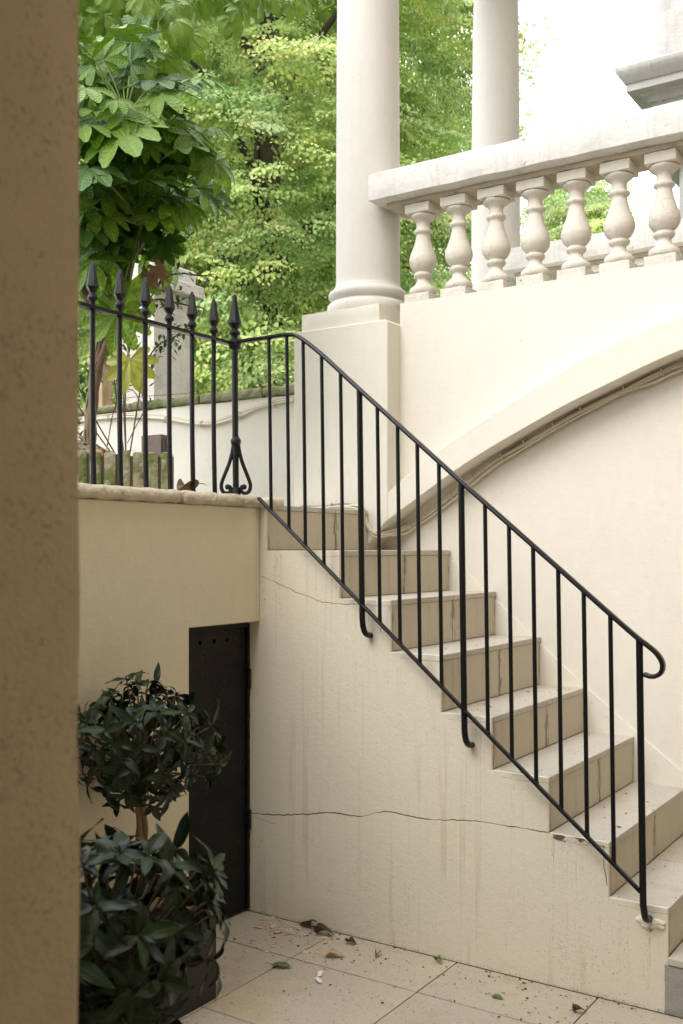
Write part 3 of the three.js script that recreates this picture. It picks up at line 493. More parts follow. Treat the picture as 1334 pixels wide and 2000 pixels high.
// ------------------------------------------------------------------ stair railing
{
  const Z = -3.60, r = thing('stair_railing', 'black iron stair railing with slender bars and a curled handrail end', 'railing', [-1.95, 0.5, Z]);
  const hr = [[-2.955, 2.586], [-2.80, 2.585], [-2.66, 2.584], [-2.625, 2.578], [-2.59, 2.560], [-2.485, 2.481], [-2.293, 2.315], [-1.821, 1.913], [-1.424, 1.582], [-1.122, 1.332], [-1.085, 1.306], [-1.055, 1.280], [-1.038, 1.248], [-1.042, 1.220], [-1.060, 1.205], [-1.082, 1.202], [-1.102, 1.208]].map(([x, y]) => V(x, y, Z));
  // flat-topped handrail: a half-round section swept along the path
  const sect = (w, h) => { const s = new THREE.Shape(); s.moveTo(-w, -h * 0.5); s.lineTo(w, -h * 0.5); s.quadraticCurveTo(w * 1.05, h * 0.35, w * 0.45, h * 0.5); s.lineTo(-w * 0.45, h * 0.5); s.quadraticCurveTo(-w * 1.05, h * 0.35, -w, -h * 0.5); return s; };
  const path = new THREE.CatmullRomCurve3(hr, false, 'centripetal');
  const strip = (path, n, w, h) => { // sweep with a fixed sideways axis (z)
    const c = []; for (let k = 0; k < 14; k++) { const a = k / 14 * Math.PI * 2; c.push([w * Math.sign(Math.cos(a)) * Math.pow(Math.abs(Math.cos(a)), 0.6), h * Math.sign(Math.sin(a)) * Math.pow(Math.abs(Math.sin(a)), 0.7)]); }
    const P = [], I = []; for (let i = 0; i <= n; i++) { const p = path.getPointAt(i / n), t = path.getTangentAt(i / n); for (const [a, b] of c) P.push(p.x - t.y * b, p.y + t.x * b, p.z + a); }
    for (let i = 0; i < n; i++) for (let k = 0; k < 14; k++) { const a = i * 14 + k, b = i * 14 + (k + 1) % 14; I.push(a, b, a + 14, b, b + 14, a + 14); }
    for (const o of [0, n * 14]) for (let k = 1; k < 13; k++) I.push(o, o + k, o + k + 1);
    const g = new THREE.BufferGeometry(); g.setAttribute('position', new THREE.Float32BufferAttribute(P, 3)); g.setIndex(I); g.computeVertexNormals(); return metres(g);
  };
  part(r, 'handrail', strip(path, 260, 0.0165, 0.0085), M.iron);
  part(r, 'bottom_rail', strip(new THREE.CatmullRomCurve3([V(-2.825, 1.876, Z), V(-1.97, 1.157, Z), V(-1.115, 0.438, Z)]), 40, 0.0125, 0.0065), M.iron);
  const topY = (x) => { let a = 0, b = 0.93; for (let i = 0; i < 40; i++) { const m = (a + b) / 2; if (path.getPointAt(m).x < x) a = m; else b = m; } return path.getPointAt(a).y; };
  const low = (x) => 1.876 - (x + 2.825) * 0.8409;
  const blob = new THREE.IcosahedronGeometry(0.0105, 1), ro = origin(r);
  const weld = (x, y, z, k) => { const o = new THREE.Mesh(blob, M.castIron); o.name = 'weld'; o.castShadow = true; o.position.set(x - ro.x, y - ro.y, z - ro.z); o.scale.set(1.15, 0.6 + 0.2 * Math.sin(k * 3), 1.1); o.rotation.z = -0.7; return o; };
  for (let i = 0; i < 18; i++) {
    const x0 = [-2.768, -2.67, -2.582, -2.485, -2.388, -2.293, -2.206, -2.11, -2.018, -1.92, -1.821, -1.719, -1.619, -1.521, -1.422, -1.324, -1.225, -1.12][i], x1 = x0 + 0.013;
    if (i === 5 || i === 10 || i === 17) {
      const yb = low(x1), e = [1.287, 0.876, 0.329][[5, 10, 17].indexOf(i)];
      part(r, 'post', cappedTube([[x0, topY(x0) - 0.004, Z], [(x0 + x1) / 2, (topY(x0) + yb) / 2, Z], [x1, yb, Z], [x1 + 0.002, e + 0.06, Z], [x1 + 0.004, e + 0.022, Z - 0.010], [x1 + 0.004, e + 0.004, Z - 0.032], [x1 + 0.004, e - 0.002, ZS - 0.01]], 0.0125, 60, 12), M.iron);
    } else part(r, 'bar', cappedTube([[x0, topY(x0) - 0.004, Z], [(x0 + x1) / 2, (topY(x0) + low(x1)) / 2 + 0.02, Z], [x1, low(x1), Z]], 0.0082, 10, 10), M.iron).add(weld(x1, low(x1) + 0.008, Z, i));
  }
}

// ------------------------------------------------------------------ cables
{
  const rnd = SEED(31);
  const bundle = (label, pts, lanes, clips, base, spread) => {
    const t = thing('cable_bundle', label, 'cables', base);
    lanes.forEach(([dy, dz, r, m], k) => part(t, 'cable', tube(pts.map(([x, y, z], i) => V(x, y + dy + spread * (rnd() - 0.5), z + dz + 0.004 * (rnd() - 0.5))), r, pts.length * 10, 6), m));
    const c = new THREE.CatmullRomCurve3(pts.map((p) => V(...p)));
    for (const u of clips) { const p = c.getPointAt(u), q = c.getTangentAt(u); const g = new THREE.TorusGeometry(0.0175, 0.0042, 6, 12).applyQuaternion(new THREE.Quaternion().setFromUnitVectors(V(0, 0, 1), q)).translate(p.x, p.y + 0.002, p.z); part(t, 'clip', g, M.cable); }
    return t;
  };
  bundle('painted cables clipped under the arch and dropping beside the pedestal foot', [[-3.25, 1.872, -4.505], [-3.10, 1.872, -4.505], [-2.98, 1.872, -4.505], [-2.885, 1.866, -4.507], [-2.845, 1.83, -4.515], [-2.825, 1.775, -4.52], [-2.79, 1.735, -4.54], [-2.74, 1.735, -4.60], [-2.68, 1.758, -4.655], [-2.635, 1.780, -4.672], [-2.485, 1.872, -4.672], [-2.325, 1.985, -4.670], [-2.171, 2.085, -4.668], [-2.05, 2.148, -4.672], [-1.942, 2.196, -4.664], [-1.774, 2.285, -4.668], [-1.529, 2.382, -4.668], [-1.388, 2.434, -4.668], [-1.243, 2.480, -4.668], [-0.8, 2.585, -4.668], [-0.2, 2.63, -4.668]],
    [[-.008, 0, .0085, M.cable], [.005, .003, .0068, M.cable], [-.021, .004, .0062, M.cable], [.014, -.004, .004, M.greyCable], [-.004, .012, .0048, M.cable]], [.06, .215, .245, .30, .345, .40, .44, .49, .535, .60, .655, .70, .76], [-2.9, 1.74, -4.6], 0.016);
  bundle('sagging painted cables looped along the low garden wall', [[-3.33, 2.49, -4.64], [-3.388, 2.487, -4.644], [-3.513, 2.478, -4.644], [-3.661, 2.450, -4.644], [-3.774, 2.428, -4.642], [-3.949, 2.397, -4.638], [-4.129, 2.40, -4.638], [-4.337, 2.436, -4.640], [-4.508, 2.465, -4.642], [-4.708, 2.48, -4.642], [-4.95, 2.485, -4.642], [-5.4, 2.48, -4.642]],
    [[0, 0, .007, M.cable], [.013, .002, .0045, M.cable], [.024, 0, .003, M.cable]], [.03, .1, .22, .36, .5, .62, .74], [-4.2, 2.4, -4.65], 0.011);
}

// ------------------------------------------------------------------ leaves
function leafGrid(len, wid, shape, { nu = 4, nv = 7, fold = 0.25, droop = 0.3, curl = 0 } = {}) { // base at the origin, along +z, face up
  const P = [], U = [], I = [];
  for (let j = 0; j <= nv; j++) for (let i = 0; i <= nu; i++) {
    const v = j / nv, u = i / nu * 2 - 1, w = wid / 2 * shape(v), x = u * w, a = droop * v;
    const z0 = len * (droop ? Math.sin(a) / droop : v), y0 = -len * (droop ? (1 - Math.cos(a)) / droop : 0);
    P.push(x, y0 + Math.abs(x) * fold + curl * x * x / Math.max(wid, 1e-4) + 0.03 * len * Math.sin(v * 9 + u * 2) * Math.abs(u), z0); U.push((u + 1) / 2, v);
  }
  for (let j = 0; j < nv; j++) for (let i = 0; i < nu; i++) { const a = j * (nu + 1) + i; I.push(a, a + nu + 1, a + 1, a + 1, a + nu + 1, a + nu + 2); }
  const g = new THREE.BufferGeometry(); g.setAttribute('position', new THREE.Float32BufferAttribute(P, 3)); g.setAttribute('uv', new THREE.Float32BufferAttribute(U, 2)); g.setIndex(I); g.computeVertexNormals(); return g;
}
const lance = (v) => Math.pow(Math.sin(Math.PI * Math.pow(v, 0.8)), 0.85) * (1 - 0.15 * v) + 0.02, obov = (v) => Math.pow(Math.sin(Math.PI * Math.pow(v, 1.75)), 0.8) + 0.03, ovate = (v) => Math.pow(Math.sin(Math.PI * Math.pow(v, 0.62)), 0.9) + 0.02;
function palmate(R, lobes, spread, notch, droop, seed) { // a lobed hand-shaped leaf; stalk joins at the origin, middle lobe along +z
  const rnd = SEED(seed), P = [0, 0, 0], U = [0.5, 0], I = [], per = 10, rings = [0.2, 0.4, 0.6, 0.8, 1], cols = lobes * per;
  const Ls = [...Array(lobes)].map((_, k) => { const c = Math.abs((k + 0.5) / lobes * 2 - 1); return R * (1 - 0.42 * c * c) * (0.92 + 0.16 * rnd()); });
  for (let i = 0; i <= cols; i++) {
    const k = Math.min(lobes - 1, Math.floor(i / per)), t = (i - k * per) / per * 2 - 1, th = (i / cols - 0.5) * spread;
    const f = Math.pow(1 - Math.pow(Math.abs(t), 1.35), 0.85), e = Ls[k] * (notch + (1 - notch) * f) * (1 - 0.04 * (i % 2) * f);
    const kc = ((k + 0.5) / lobes - 0.5) * spread;
    for (const q of rings) {
      const th2 = kc + (th - kc) * (q < 0.5 ? 1 : 1 + 0.42 * Math.sin((q - 0.5) * 2 * Math.PI) * f), r = e * q, a = droop * r / R;
      const y = -R * (1 - Math.cos(a)) / Math.max(droop, 0.01) + 0.10 * R * Math.abs(t) * q * 0.6 + 0.02 * R * Math.sin(th * 5 + seed);
      const rr = R * Math.sin(a) / Math.max(droop, 0.01); P.push(Math.sin(th2) * rr, y, Math.cos(th2) * rr); U.push((t + 1) / 2, q);
    }
  }
  const n = rings.length;
  for (let i = 0; i < cols; i++) { const a = 1 + i * n, b = a + n; I.push(0, a, b); for (let q = 0; q < n - 1; q++) I.push(a + q, a + q + 1, b + q, b + q, a + q + 1, b + q + 1); }
  const g = new THREE.BufferGeometry(); g.setAttribute('position', new THREE.Float32BufferAttribute(P, 3)); g.setAttribute('uv', new THREE.Float32BufferAttribute(U, 2)); g.setIndex(I); g.computeVertexNormals(); return g;
}
function fingered(L, n, droop, seed) { // five to seven leaflets from one point
  const rnd = SEED(seed), gs = [];
  for (let k = 0; k < n; k++) { const a = ((k + 0.5) / n - 0.5) * 4.3, c = Math.abs(a) / 2.2, l = L * (1 - 0.38 * c) * (0.92 + 0.16 * rnd()); gs.push(leafGrid(l, l * 0.40, obov, { nu: 4, nv: 7, fold: 0.22, droop: droop * (0.7 + 0.6 * rnd()) }).rotateX(0.15 + 0.2 * rnd()).rotateY(a).translate(0, 0.002 * k, 0)); }
  return mergeGeometries(gs);
}
const aim = (o, dir, up, roll = 0) => { // +z along dir, +y near up
  const z = dir.clone().normalize(), x = up.clone().cross(z).normalize(), y = z.clone().cross(x); o.quaternion.setFromRotationMatrix(new THREE.Matrix4().makeBasis(x, y, z)); o.rotateZ(roll); return o;
};
const UP = V(0, 1, 0);
const rv = (rnd) => { const a = rnd() * 6.2832, z = rnd() * 2 - 1, r = Math.sqrt(1 - z * z); return V(r * Math.cos(a), z, r * Math.sin(a)); };

// --- topiaries
const topLeaf = [leafGrid(0.080, 0.030, lance, { fold: 0.28, droop: 0.6 }), leafGrid(0.068, 0.028, lance, { fold: 0.35, droop: 1.0 }), leafGrid(0.088, 0.028, lance, { fold: 0.18, droop: 0.3 })];
function topiary(label, x, z, turn, cy, R, seed) {
  const t = thing('potted_topiary', label, 'potted plant', [x, 0, z]); const rnd = SEED(seed);
  t.rotation.y = turn;
  const w = 0.19, hgt = 0.365, sh = flat([[-w, -w], [w, -w], [w, w], [-w, w]]); sh.holes.push(new THREE.Path([[-w + .018, -w + .018], [-w + .018, w - .018], [w - .018, w - .018], [w - .018, -w + .018]].map(([a, b]) => new THREE.Vector2(a, b))));
  const pl = mesh(t, 'planter', metres(new THREE.ExtrudeGeometry(sh, { depth: hgt - 0.006, bevelEnabled: true, bevelSize: 0.003, bevelThickness: 0.003, bevelOffset: -0.003, bevelSegments: 1 }).rotateX(-Math.PI / 2).translate(0, 0.003, 0)), M.planter);
  mesh(t, 'soil', box(-w + .017, w - .017, 0.02, hgt - 0.035, -w + .017, w - .017), M.soil);
  for (const [a, k] of [[0, 0], [1, 2.4], [2, 4.4]]) mesh(t, 'stem', taperTube([0, .2, .4, .6, .8, 1].map((s) => V(0.013 * Math.cos(k + s * 5) * (1 - 0.2 * s), hgt - 0.05 + s * (cy - hgt - 0.08), 0.013 * Math.sin(k + s * 5))), 0.012, 0.010, 24, 8), M.bark);
  const tips = [];
  for (let i = 0; i < 112; i++) {
    const u = (i + 0.5) / 112, phi = i * 2.39996 + rnd() * 0.5, y = 1 - 2 * u, rr = Math.sqrt(1 - y * y), d = V(rr * Math.cos(phi), y * 0.92, rr * Math.sin(phi)); if (y < -0.97) continue;
    if (rnd() < 0.12) continue; tips.push([d, R * (0.58 + 0.47 * rnd())]);
  }
  const tw = [];
  for (const [d, r] of tips) tw.push(cappedTube([V(0, cy - 0.13, 0), d.clone().multiplyScalar(r * 0.5).add(V(0, cy - 0.05, 0)), d.clone().multiplyScalar(r).add(V(0, cy, 0))], 0.0028, 8, 5));
  mesh(t, 'twigs', mergeGeometries(tw), M.bark).userData.kind = 'stuff';
  let count = 0; const inner = [], mats = [M.topiary, M.topiaryC, M.topiaryB, M.topiaryC, M.topiary, M.topiaryC, M.topiary, M.topiaryD], D = new THREE.Object3D();
  tips.forEach(([d, r], i) => {
    const n = 5 + Math.floor(rnd() * 3), c = d.clone().multiplyScalar(r).add(V(0, cy, 0)), side = V(0, 1, 0).cross(d).normalize(), oth = d.clone().cross(side);
    for (let k = 0; k < n; k++) {
      const a = k / n * 6.2832 + rnd(), out = d.clone().multiplyScalar(0.15 + 0.65 * rnd()).addScaledVector(side, Math.cos(a)).addScaledVector(oth, Math.sin(a)).add(V(0, -0.15 + 0.2 * rnd(), 0));
      D.position.copy(c).addScaledVector(d, -0.02 * rnd()); aim(D, out, d.clone().add(V(0, 0.3, 0)), (rnd() - 0.5) * 0.8); D.scale.setScalar(0.55 + 0.65 * rnd()); D.updateMatrix();
      const g = topLeaf[Math.floor(rnd() * 3)], m = mats[Math.floor(rnd() * 8)];
      if (count < 298) { const o = mesh(t, 'leaf', g, m); o.position.copy(D.position); o.quaternion.copy(D.quaternion); o.scale.copy(D.scale); count++; } else inner.push(g.clone().applyMatrix4(D.matrix));
    }
  });
  for (let i = 0; i < 70; i++) { const d = rv(rnd); D.position.copy(d).multiplyScalar(R * (0.35 + 0.4 * rnd())).add(V(0, cy, 0)); aim(D, rv(rnd).add(d), d.clone().add(V(0.01, 0.6, 0))); D.scale.setScalar(0.7 + 0.3 * rnd()); D.updateMatrix(); inner.push(topLeaf[i % 3].clone().applyMatrix4(D.matrix)); }
  stuff(mesh(t, 'foliage', mergeGeometries(inner), M.topiary));
  return t;
}
topiary('dark leaved ball topiary on a twisted stem beside the black door', -2.649, -2.691, 0, 0.955, 0.285, 101);
topiary('dark leaved ball topiary with drooping leaves close to the tan wall end', -1.50, -1.43, 0.5, 0.89, 0.25, 202);

// --- Japanese aralia behind the fence
{
  const t = thing('aralia_shrub', 'glossy broad shrub with large hand shaped leaves overhanging the spear fence', 'shrub', [-3.71, 2.08, -3.42]); const rnd = SEED(41);
  const W = (g) => g;
  part(t, 'trunk', taperTube([[-3.72, 2.02, -3.43], [-3.70, 2.3, -3.42], [-3.68, 2.56, -3.45], [-3.61, 2.78, -3.44], [-3.62, 3.1, -3.42], [-3.66, 3.55, -3.42]], 0.032, 0.017, 40, 10), M.bark);
  for (const P of [[[-3.685, 2.5, -3.44], [-3.60, 2.62, -3.43], [-3.48, 2.82, -3.42], [-3.40, 3.15, -3.45]], [[-3.61, 2.80, -3.44], [-3.52, 3.0, -3.50], [-3.38, 3.25, -3.56]], [[-3.66, 2.7, -3.44], [-3.74, 3.0, -3.36], [-3.72, 3.4, -3.25]], [[-3.62, 3.05, -3.43], [-3.5, 3.4, -3.4], [-3.45, 3.65, -3.4]]]) part(t, 'limb', taperTube(P, 0.019, 0.009, 20, 8), M.bark);
  const leaves = [palmate(0.20, 8, 4.9, 0.64, 0.5, 1), palmate(0.19, 7, 4.6, 0.60, 0.75, 2), palmate(0.215, 9, 5.1, 0.62, 0.4, 3), palmate(0.185, 8, 4.8, 0.60, 0.9, 4)];
  const base = origin(t);
  const heads = [V(-3.66, 3.55, -3.42), V(-3.40, 3.15, -3.45), V(-3.38, 3.25, -3.56), V(-3.72, 3.4, -3.25), V(-3.45, 3.65, -3.4), V(-3.58, 3.0, -3.43)];
  const put = (p, dir, m, s, k, hub) => {
    const o = mesh(t, 'leaf', leaves[k], m); o.position.copy(p).sub(base); aim(o, dir, UP.clone().addScaledVector(V(0.552, 0, 0.834), 0.35 + 0.5 * rnd()), (rnd() - 0.5) * 0.7); o.scale.setScalar(s);
    if (hub) part(t, 'petiole', taperTube([hub, hub.clone().lerp(p, 0.5).add(V(0, 0.03, 0)), p], 0.0048, 0.0032, 8, 5), M.petiole);
  };
  for (let i = 0; i < 150; i++) {
    const e = rv(rnd); const p = V(-3.53, 3.38, -3.42).add(V(e.x * 0.47, e.y * 0.70, e.z * 0.47).multiplyScalar(Math.pow(rnd(), 0.42)));
    if (p.y < 2.90 + 0.95 * (p.x + 3.62)) p.y += 0.40;                    // bare stems below the crown
    let hub = heads[0], best = 9; for (const h of heads) { const d = h.distanceTo(p); if (d < best) { best = d; hub = h; } }
    const out = p.clone().sub(hub).normalize().add(V(0.30, -0.35 - 0.5 * rnd(), 0.30)).addScaledVector(rv(rnd), 0.5);
    put(p, out, rnd() < 0.55 ? M.fatsia : M.fatsiaB, 0.62 + 0.62 * rnd(), Math.floor(rnd() * 4), i % 2 ? hub : null);
  }
  for (const [p, d, s] of [[[-3.06, 3.42, -3.58], [0.5, -1.1, -0.25], 1.0], [[-3.22, 3.60, -3.47], [0.8, -0.35, -0.5], 1.05], [[-3.37, 3.60, -3.40], [0.35, -0.12, 0.3], 1.15], [[-3.55, 3.66, -3.30], [0.4, -0.1, 0.4], 1.0], [[-3.24, 3.24, -3.48], [0.8, -0.6, -0.5], 1.0], [[-3.20, 3.24, -3.52], [0.8, -0.5, -0.5], 0.9], [[-3.42, 2.88, -3.40], [0.3, -1, 0.2], 0.95], [[-3.48, 2.74, -3.38], [0.1, -1, 0.3], 0.95], [[-3.56, 3.48, -3.28], [0.5, -0.3, 0.5], 0.9], [[-3.12, 3.28, -3.55], [0.9, -0.7, -0.5], 0.95]]) put(V(...p), V(...d), M.fatsia, s, Math.floor(rnd() * 4), heads[1]);
  const y = mesh(t, 'leaf', leaves[0], M.yellowLeaf); y.position.set(-3.405, 2.52, -3.385).sub(base); aim(y, V(0.12, -1, 0.1), V(0.55, 0.2, 0.83)); y.scale.setScalar(0.8); y.userData.label = 'yellowing hanging leaf';
  part(t, 'petiole', taperTube([[-3.58, 2.78, -3.43], [-3.47, 2.68, -3.40], [-3.405, 2.52, -3.385]], 0.004, 0.003, 10, 5), M.petiole);
  for (const [p, d] of [[[-3.32, 2.95, -3.47], [0.6, -0.9, -0.2]], [[-3.36, 2.93, -3.46], [0.1, -1, 0.1]]]) { const o = mesh(t, 'leaf', leaves[3], M.dead); o.position.set(...p).sub(base); aim(o, V(...d), V(0.5, 0.4, 0.8)); o.scale.set(0.32, 0.6, 0.55); o.userData.label = 'withered brown leaf'; }
}
// --- horse chestnut overhead
{
  const t = thing('chestnut_tree', 'chestnut tree whose fans of leaflets hang above the broad leaved shrub', 'tree', [-5.1, 1.82, -2.9]); const rnd = SEED(43), base = origin(t);
  part(t, 'trunk', taperTube([[-5.1, 1.75, -2.9], [-5.05, 3.0, -2.95], [-4.95, 4.4, -3.0], [-4.9, 6.2, -3.1]], 0.11, 0.05, 24, 10), M.bark);
  const limbs = [[[-5.0, 3.9, -2.98], [-4.5, 4.45, -3.4], [-3.9, 4.62, -3.8], [-3.35, 4.58, -4.15]], [[-4.98, 4.2, -3.0], [-4.4, 4.55, -3.2], [-3.9, 4.5, -3.5], [-3.55, 4.25, -3.85]], [[-5.0, 3.6, -2.97], [-4.5, 4.0, -3.2], [-4.05, 4.15, -3.45], [-3.7, 4.0, -3.75]], [[-4.95, 4.8, -3.03], [-4.5, 5.2, -3.4], [-4.0, 5.2, -3.9]]];
  for (const P of limbs) part(t, 'limb', taperTube(P, 0.03, 0.006, 24, 7), M.twig);
  const kinds = [fingered(0.15, 7, 0.8, 1), fingered(0.14, 6, 1.1, 2), fingered(0.125, 5, 1.4, 3)];
  const leaf = (p, dir, s) => { const o = mesh(t, 'leaf', kinds[Math.floor(rnd() * 3)], M.chestnut); o.position.copy(p).sub(base); aim(o, dir, UP.clone().add(V(0.5, 0, 0.75).multiplyScalar(rnd() * 0.9)), (rnd() - 0.5)); o.scale.setScalar(s); };
  limbs.forEach((P, k) => { const c = new THREE.CatmullRomCurve3(P.map((p) => V(...p))); for (let i = 0; i < (k === 3 ? 20 : 78); i++) { const u = 0.25 + 0.75 * Math.pow(rnd(), 0.7), p = c.getPointAt(u).add(V(rnd() - 0.5, (rnd() - 0.62) * 0.8, rnd() - 0.5).multiplyScalar(0.42)); leaf(p, V(0.3 + rnd() - 0.5, -0.7 - 0.6 * rnd(), rnd() - 0.5), 0.75 + 0.4 * rnd()); } });
  for (let i = 0; i < 10; i++) leaf(V(-3.62 + 0.52 * i / 9, 4.52 - 0.05 * rnd(), -3.95 - 0.36 * i / 9), V(0.15 + 0.3 * (rnd() - 0.5), -1, 0.25 * (rnd() - 0.3)), 0.85 + 0.2 * rnd());
}
// --- a small-leaved shrub woven through it
{
  const t = thing('small_leaved_shrub', 'thin shrub with small green leaves on fine shoots behind the spearheads', 'shrub', [-3.95, 2.05, -3.9]); const rnd = SEED(47), g = leafGrid(0.042, 0.015, lance, { nu: 2, nv: 4 }), shoots = [], lv = [];
  const D = new THREE.Object3D();
  const sh = [[[-3.95, 2.05, -3.9], [-3.8, 2.5, -3.75], [-3.6, 2.85, -3.65], [-3.25, 2.80, -3.70]], [[-3.95, 2.05, -3.9], [-3.85, 2.6, -3.8], [-3.55, 2.98, -3.75], [-3.3, 2.98, -3.8]], [[-3.95, 2.05, -3.9], [-4.0, 2.5, -3.6], [-3.98, 2.9, -3.45]], [[-3.95, 2.05, -3.9], [-4.1, 2.4, -3.7], [-4.15, 2.75, -3.5]], [[-3.95, 2.05, -3.9], [-4.05, 2.3, -3.6], [-4.0, 2.6, -3.5]], [[-3.95, 2.05, -3.9], [-3.9, 2.7, -3.75], [-3.75, 3.1, -3.7]], [[-3.95, 2.05, -3.9], [-3.7, 2.6, -3.8], [-3.45, 2.70, -3.75], [-3.32, 2.72, -3.72]]];
  for (const P of sh) { const c = new THREE.CatmullRomCurve3(P.map((p) => V(...p))); shoots.push(tube(P, 0.004, 20, 5)); for (let i = 0; i < 95; i++) { const u = 0.45 + 0.55 * rnd(), p = c.getPointAt(u).add(rv(rnd).multiplyScalar(0.09 * rnd())); D.position.copy(p); aim(D, c.getTangentAt(u).add(rv(rnd)).add(V(0, -0.2, 0)), UP); D.scale.setScalar(0.7 + 0.7 * rnd()); D.updateMatrix(); lv.push(g.clone().applyMatrix4(D.matrix)); } }
  shoots.forEach((s) => part(t, 'shoot', s, M.twig)); stuff(part(t, 'foliage', mergeGeometries(lv), M.shrub));
}
// --- lime trees along the street
{
  const rnd = SEED(53);
  const one = (s, c, fold) => { // a small heart-shaped leaf of six triangles
    const P = [0, 0, 0, .45, .1, .25, .42, .06, .62, 0, -.08, 1.05, -.42, .06, .62, -.45, .1, .25].map((v) => v * s), g = new THREE.BufferGeometry(); g.setAttribute('position', new THREE.Float32BufferAttribute(P, 3)); g.setIndex([0, 1, 2, 0, 2, 3, 0, 3, 4, 0, 4, 5]); g.computeVertexNormals();
    const C = []; for (let i = 0; i < 6; i++) C.push(...c); g.setAttribute('color', new THREE.Float32BufferAttribute(C, 3)); return g;
  };
  const spray = (seed) => { // a drooping twig with leaves in a loose plane, paler and yellower towards the tip
    const r = SEED(seed), gs = [], D = new THREE.Object3D();
    for (let i = 0; i < 46; i++) {
      const u = Math.pow(r(), 0.8), side = (r() - 0.5) * 0.42 * (0.5 + u), p = V(side, -0.14 * u * u + 0.07 * (r() - 0.5), 0.62 * u - 0.1);
      const d = Math.min(1, Math.max(0, u * 0.85 + 0.35 * (r() - 0.4))), young = u > 0.8, c = [0.25 + 0.40 * d * d, 0.36 + 0.32 * d, 0.125 + 0.17 * d * d];
      D.position.copy(p); aim(D, V((r() - 0.5) * 1.6 + side * 2, -0.5 - 0.5 * r(), 0.5 + r()), V((r() - 0.5) * 0.8, 1, (r() - 0.5) * 0.8)); D.scale.setScalar(1); D.updateMatrix(); gs.push(one(young ? 0.040 : 0.044 + 0.028 * r(), c).applyMatrix4(D.matrix));
    }
    return mergeGeometries(gs);
  };
  const sprays = [spray(1), spray(2), spray(3)];
  const dense = (p, s) => 0.5 + 0.5 * wob(p.x * 1.1, p.y * 1.35, p.z * 1.1, s) + 0.35 * wob(p.x * 2.6, p.y * 3.2, p.z * 2.6, s + 5);
  function lime(label, x, z, H, R, low, n, seed, s0 = 1, group) {
    const t = thing('lime_tree', label, 'tree', [x, GROUND, z], group), r = SEED(seed);
    mesh(t, 'trunk', taperTube([[0, -0.1, 0], [0.05, H * 0.2, 0.03], [-0.06, H * 0.45, 0.05], [0.05, H * 0.7, -0.03], [0, H * 0.93, 0]], 0.24, 0.04, 40, 10), M.darkBark);
    for (let k = 0; k < 13; k++) { const h = H * (0.2 + 0.6 * k / 13), a = k * 2.4 + seed, l = R * (0.85 - 0.35 * k / 13); mesh(t, 'limb', taperTube([[0, h, 0], [Math.cos(a) * l * 0.35, h + l * 0.45, Math.sin(a) * l * 0.35], [Math.cos(a) * l * 0.75, h + l * 0.7, Math.sin(a) * l * 0.75], [Math.cos(a) * l, h + l * 0.65, Math.sin(a) * l]], 0.075, 0.015, 18, 7), M.darkBark); }
    const mats = [[], [], []], cols = [[], [], []], D = new THREE.Object3D(), boughs = Math.round(n / 22); let made = 0, tries = 0;
    while (made < boughs && tries++ < boughs * 12) { // leafy boughs, each a drooping plate of sprays
      const u = r(), y = low + (H - low) * u, prof = Math.pow(Math.sin(Math.PI * Math.min(0.997, 0.16 + 0.84 * u)), 0.55), rr = R * prof * (1 + 0.12 * wob(y * 1.3, seed, 2)) * Math.pow(r(), 0.4), a = r() * 6.2832, c = V(Math.cos(a) * rr, y, Math.sin(a) * rr);
      if (dense(c, seed) < 0.38) continue; made++; const ta = (r() - 0.5) * 0.9, tb = (r() - 0.5) * 0.9;
      const out = V(Math.cos(a), 0, Math.sin(a)), side = V(-out.z, 0, out.x), tone = 0.8 + 0.4 * r(), yel = r() * 0.4, size = 0.7 + 0.5 * r();
      for (let q = 0; q < 22; q++) {
        const f = (r() - 0.35) * 1.15 * size, g = (r() - 0.5) * 1.1 * size, p = c.clone().addScaledVector(out, f).addScaledVector(side, g).add(V(0, 0.12 * (r() - 0.5) - 0.34 * (f * f + g * g) / size - (0.15 + ta) * f + tb * g, 0));
        D.position.copy(p); aim(D, out.clone().multiplyScalar(0.3 + f).addScaledVector(side, g * 1.2).add(V(0, -0.2 - 0.3 * r(), 0)).addScaledVector(rv(r), 0.3), V((r() - 0.5) * 0.5, 1, (r() - 0.5) * 0.5)); D.scale.setScalar(s0 * (0.55 + 0.35 * r())); D.updateMatrix();
        const k = Math.floor(r() * 3), b = tone * (0.9 + 0.2 * r()); mats[k].push(D.matrix.clone()); cols[k].push(new THREE.Color().setRGB(b * (1 + yel), b * (1 + 0.4 * yel), b));
      }
    }
    mats.forEach((ms, k) => { const im = new THREE.InstancedMesh(sprays[k], M.lime, ms.length); ms.forEach((m, i) => { im.setMatrixAt(i, m); im.setColorAt(i, cols[k][i]); }); im.name = 'crown'; im.castShadow = im.receiveShadow = true; im.userData.kind = 'stuff'; t.add(im); });
    return t;
  }
  lime('tall flowering lime tree filling the view behind the nearer round column', -7.98, -10.42, 13.5, 2.6, 0.3, 13500, 3);
  lime('large lime tree further back behind the gate pier and shrub', -14.5, -12.5, 14, 4.0, 0.2, 10000, 8, 1.25);
  lime('lime tree behind the flowering one, filling gaps between its branches', -12.0, -17.6, 14, 3.8, 0.2, 10000, 13, 1.25);
  lime('small distant tree whose top shows between the balusters', -10.6, -28.2, 10.6, 2.7, 0.2, 2400, 21, 1.4);
}

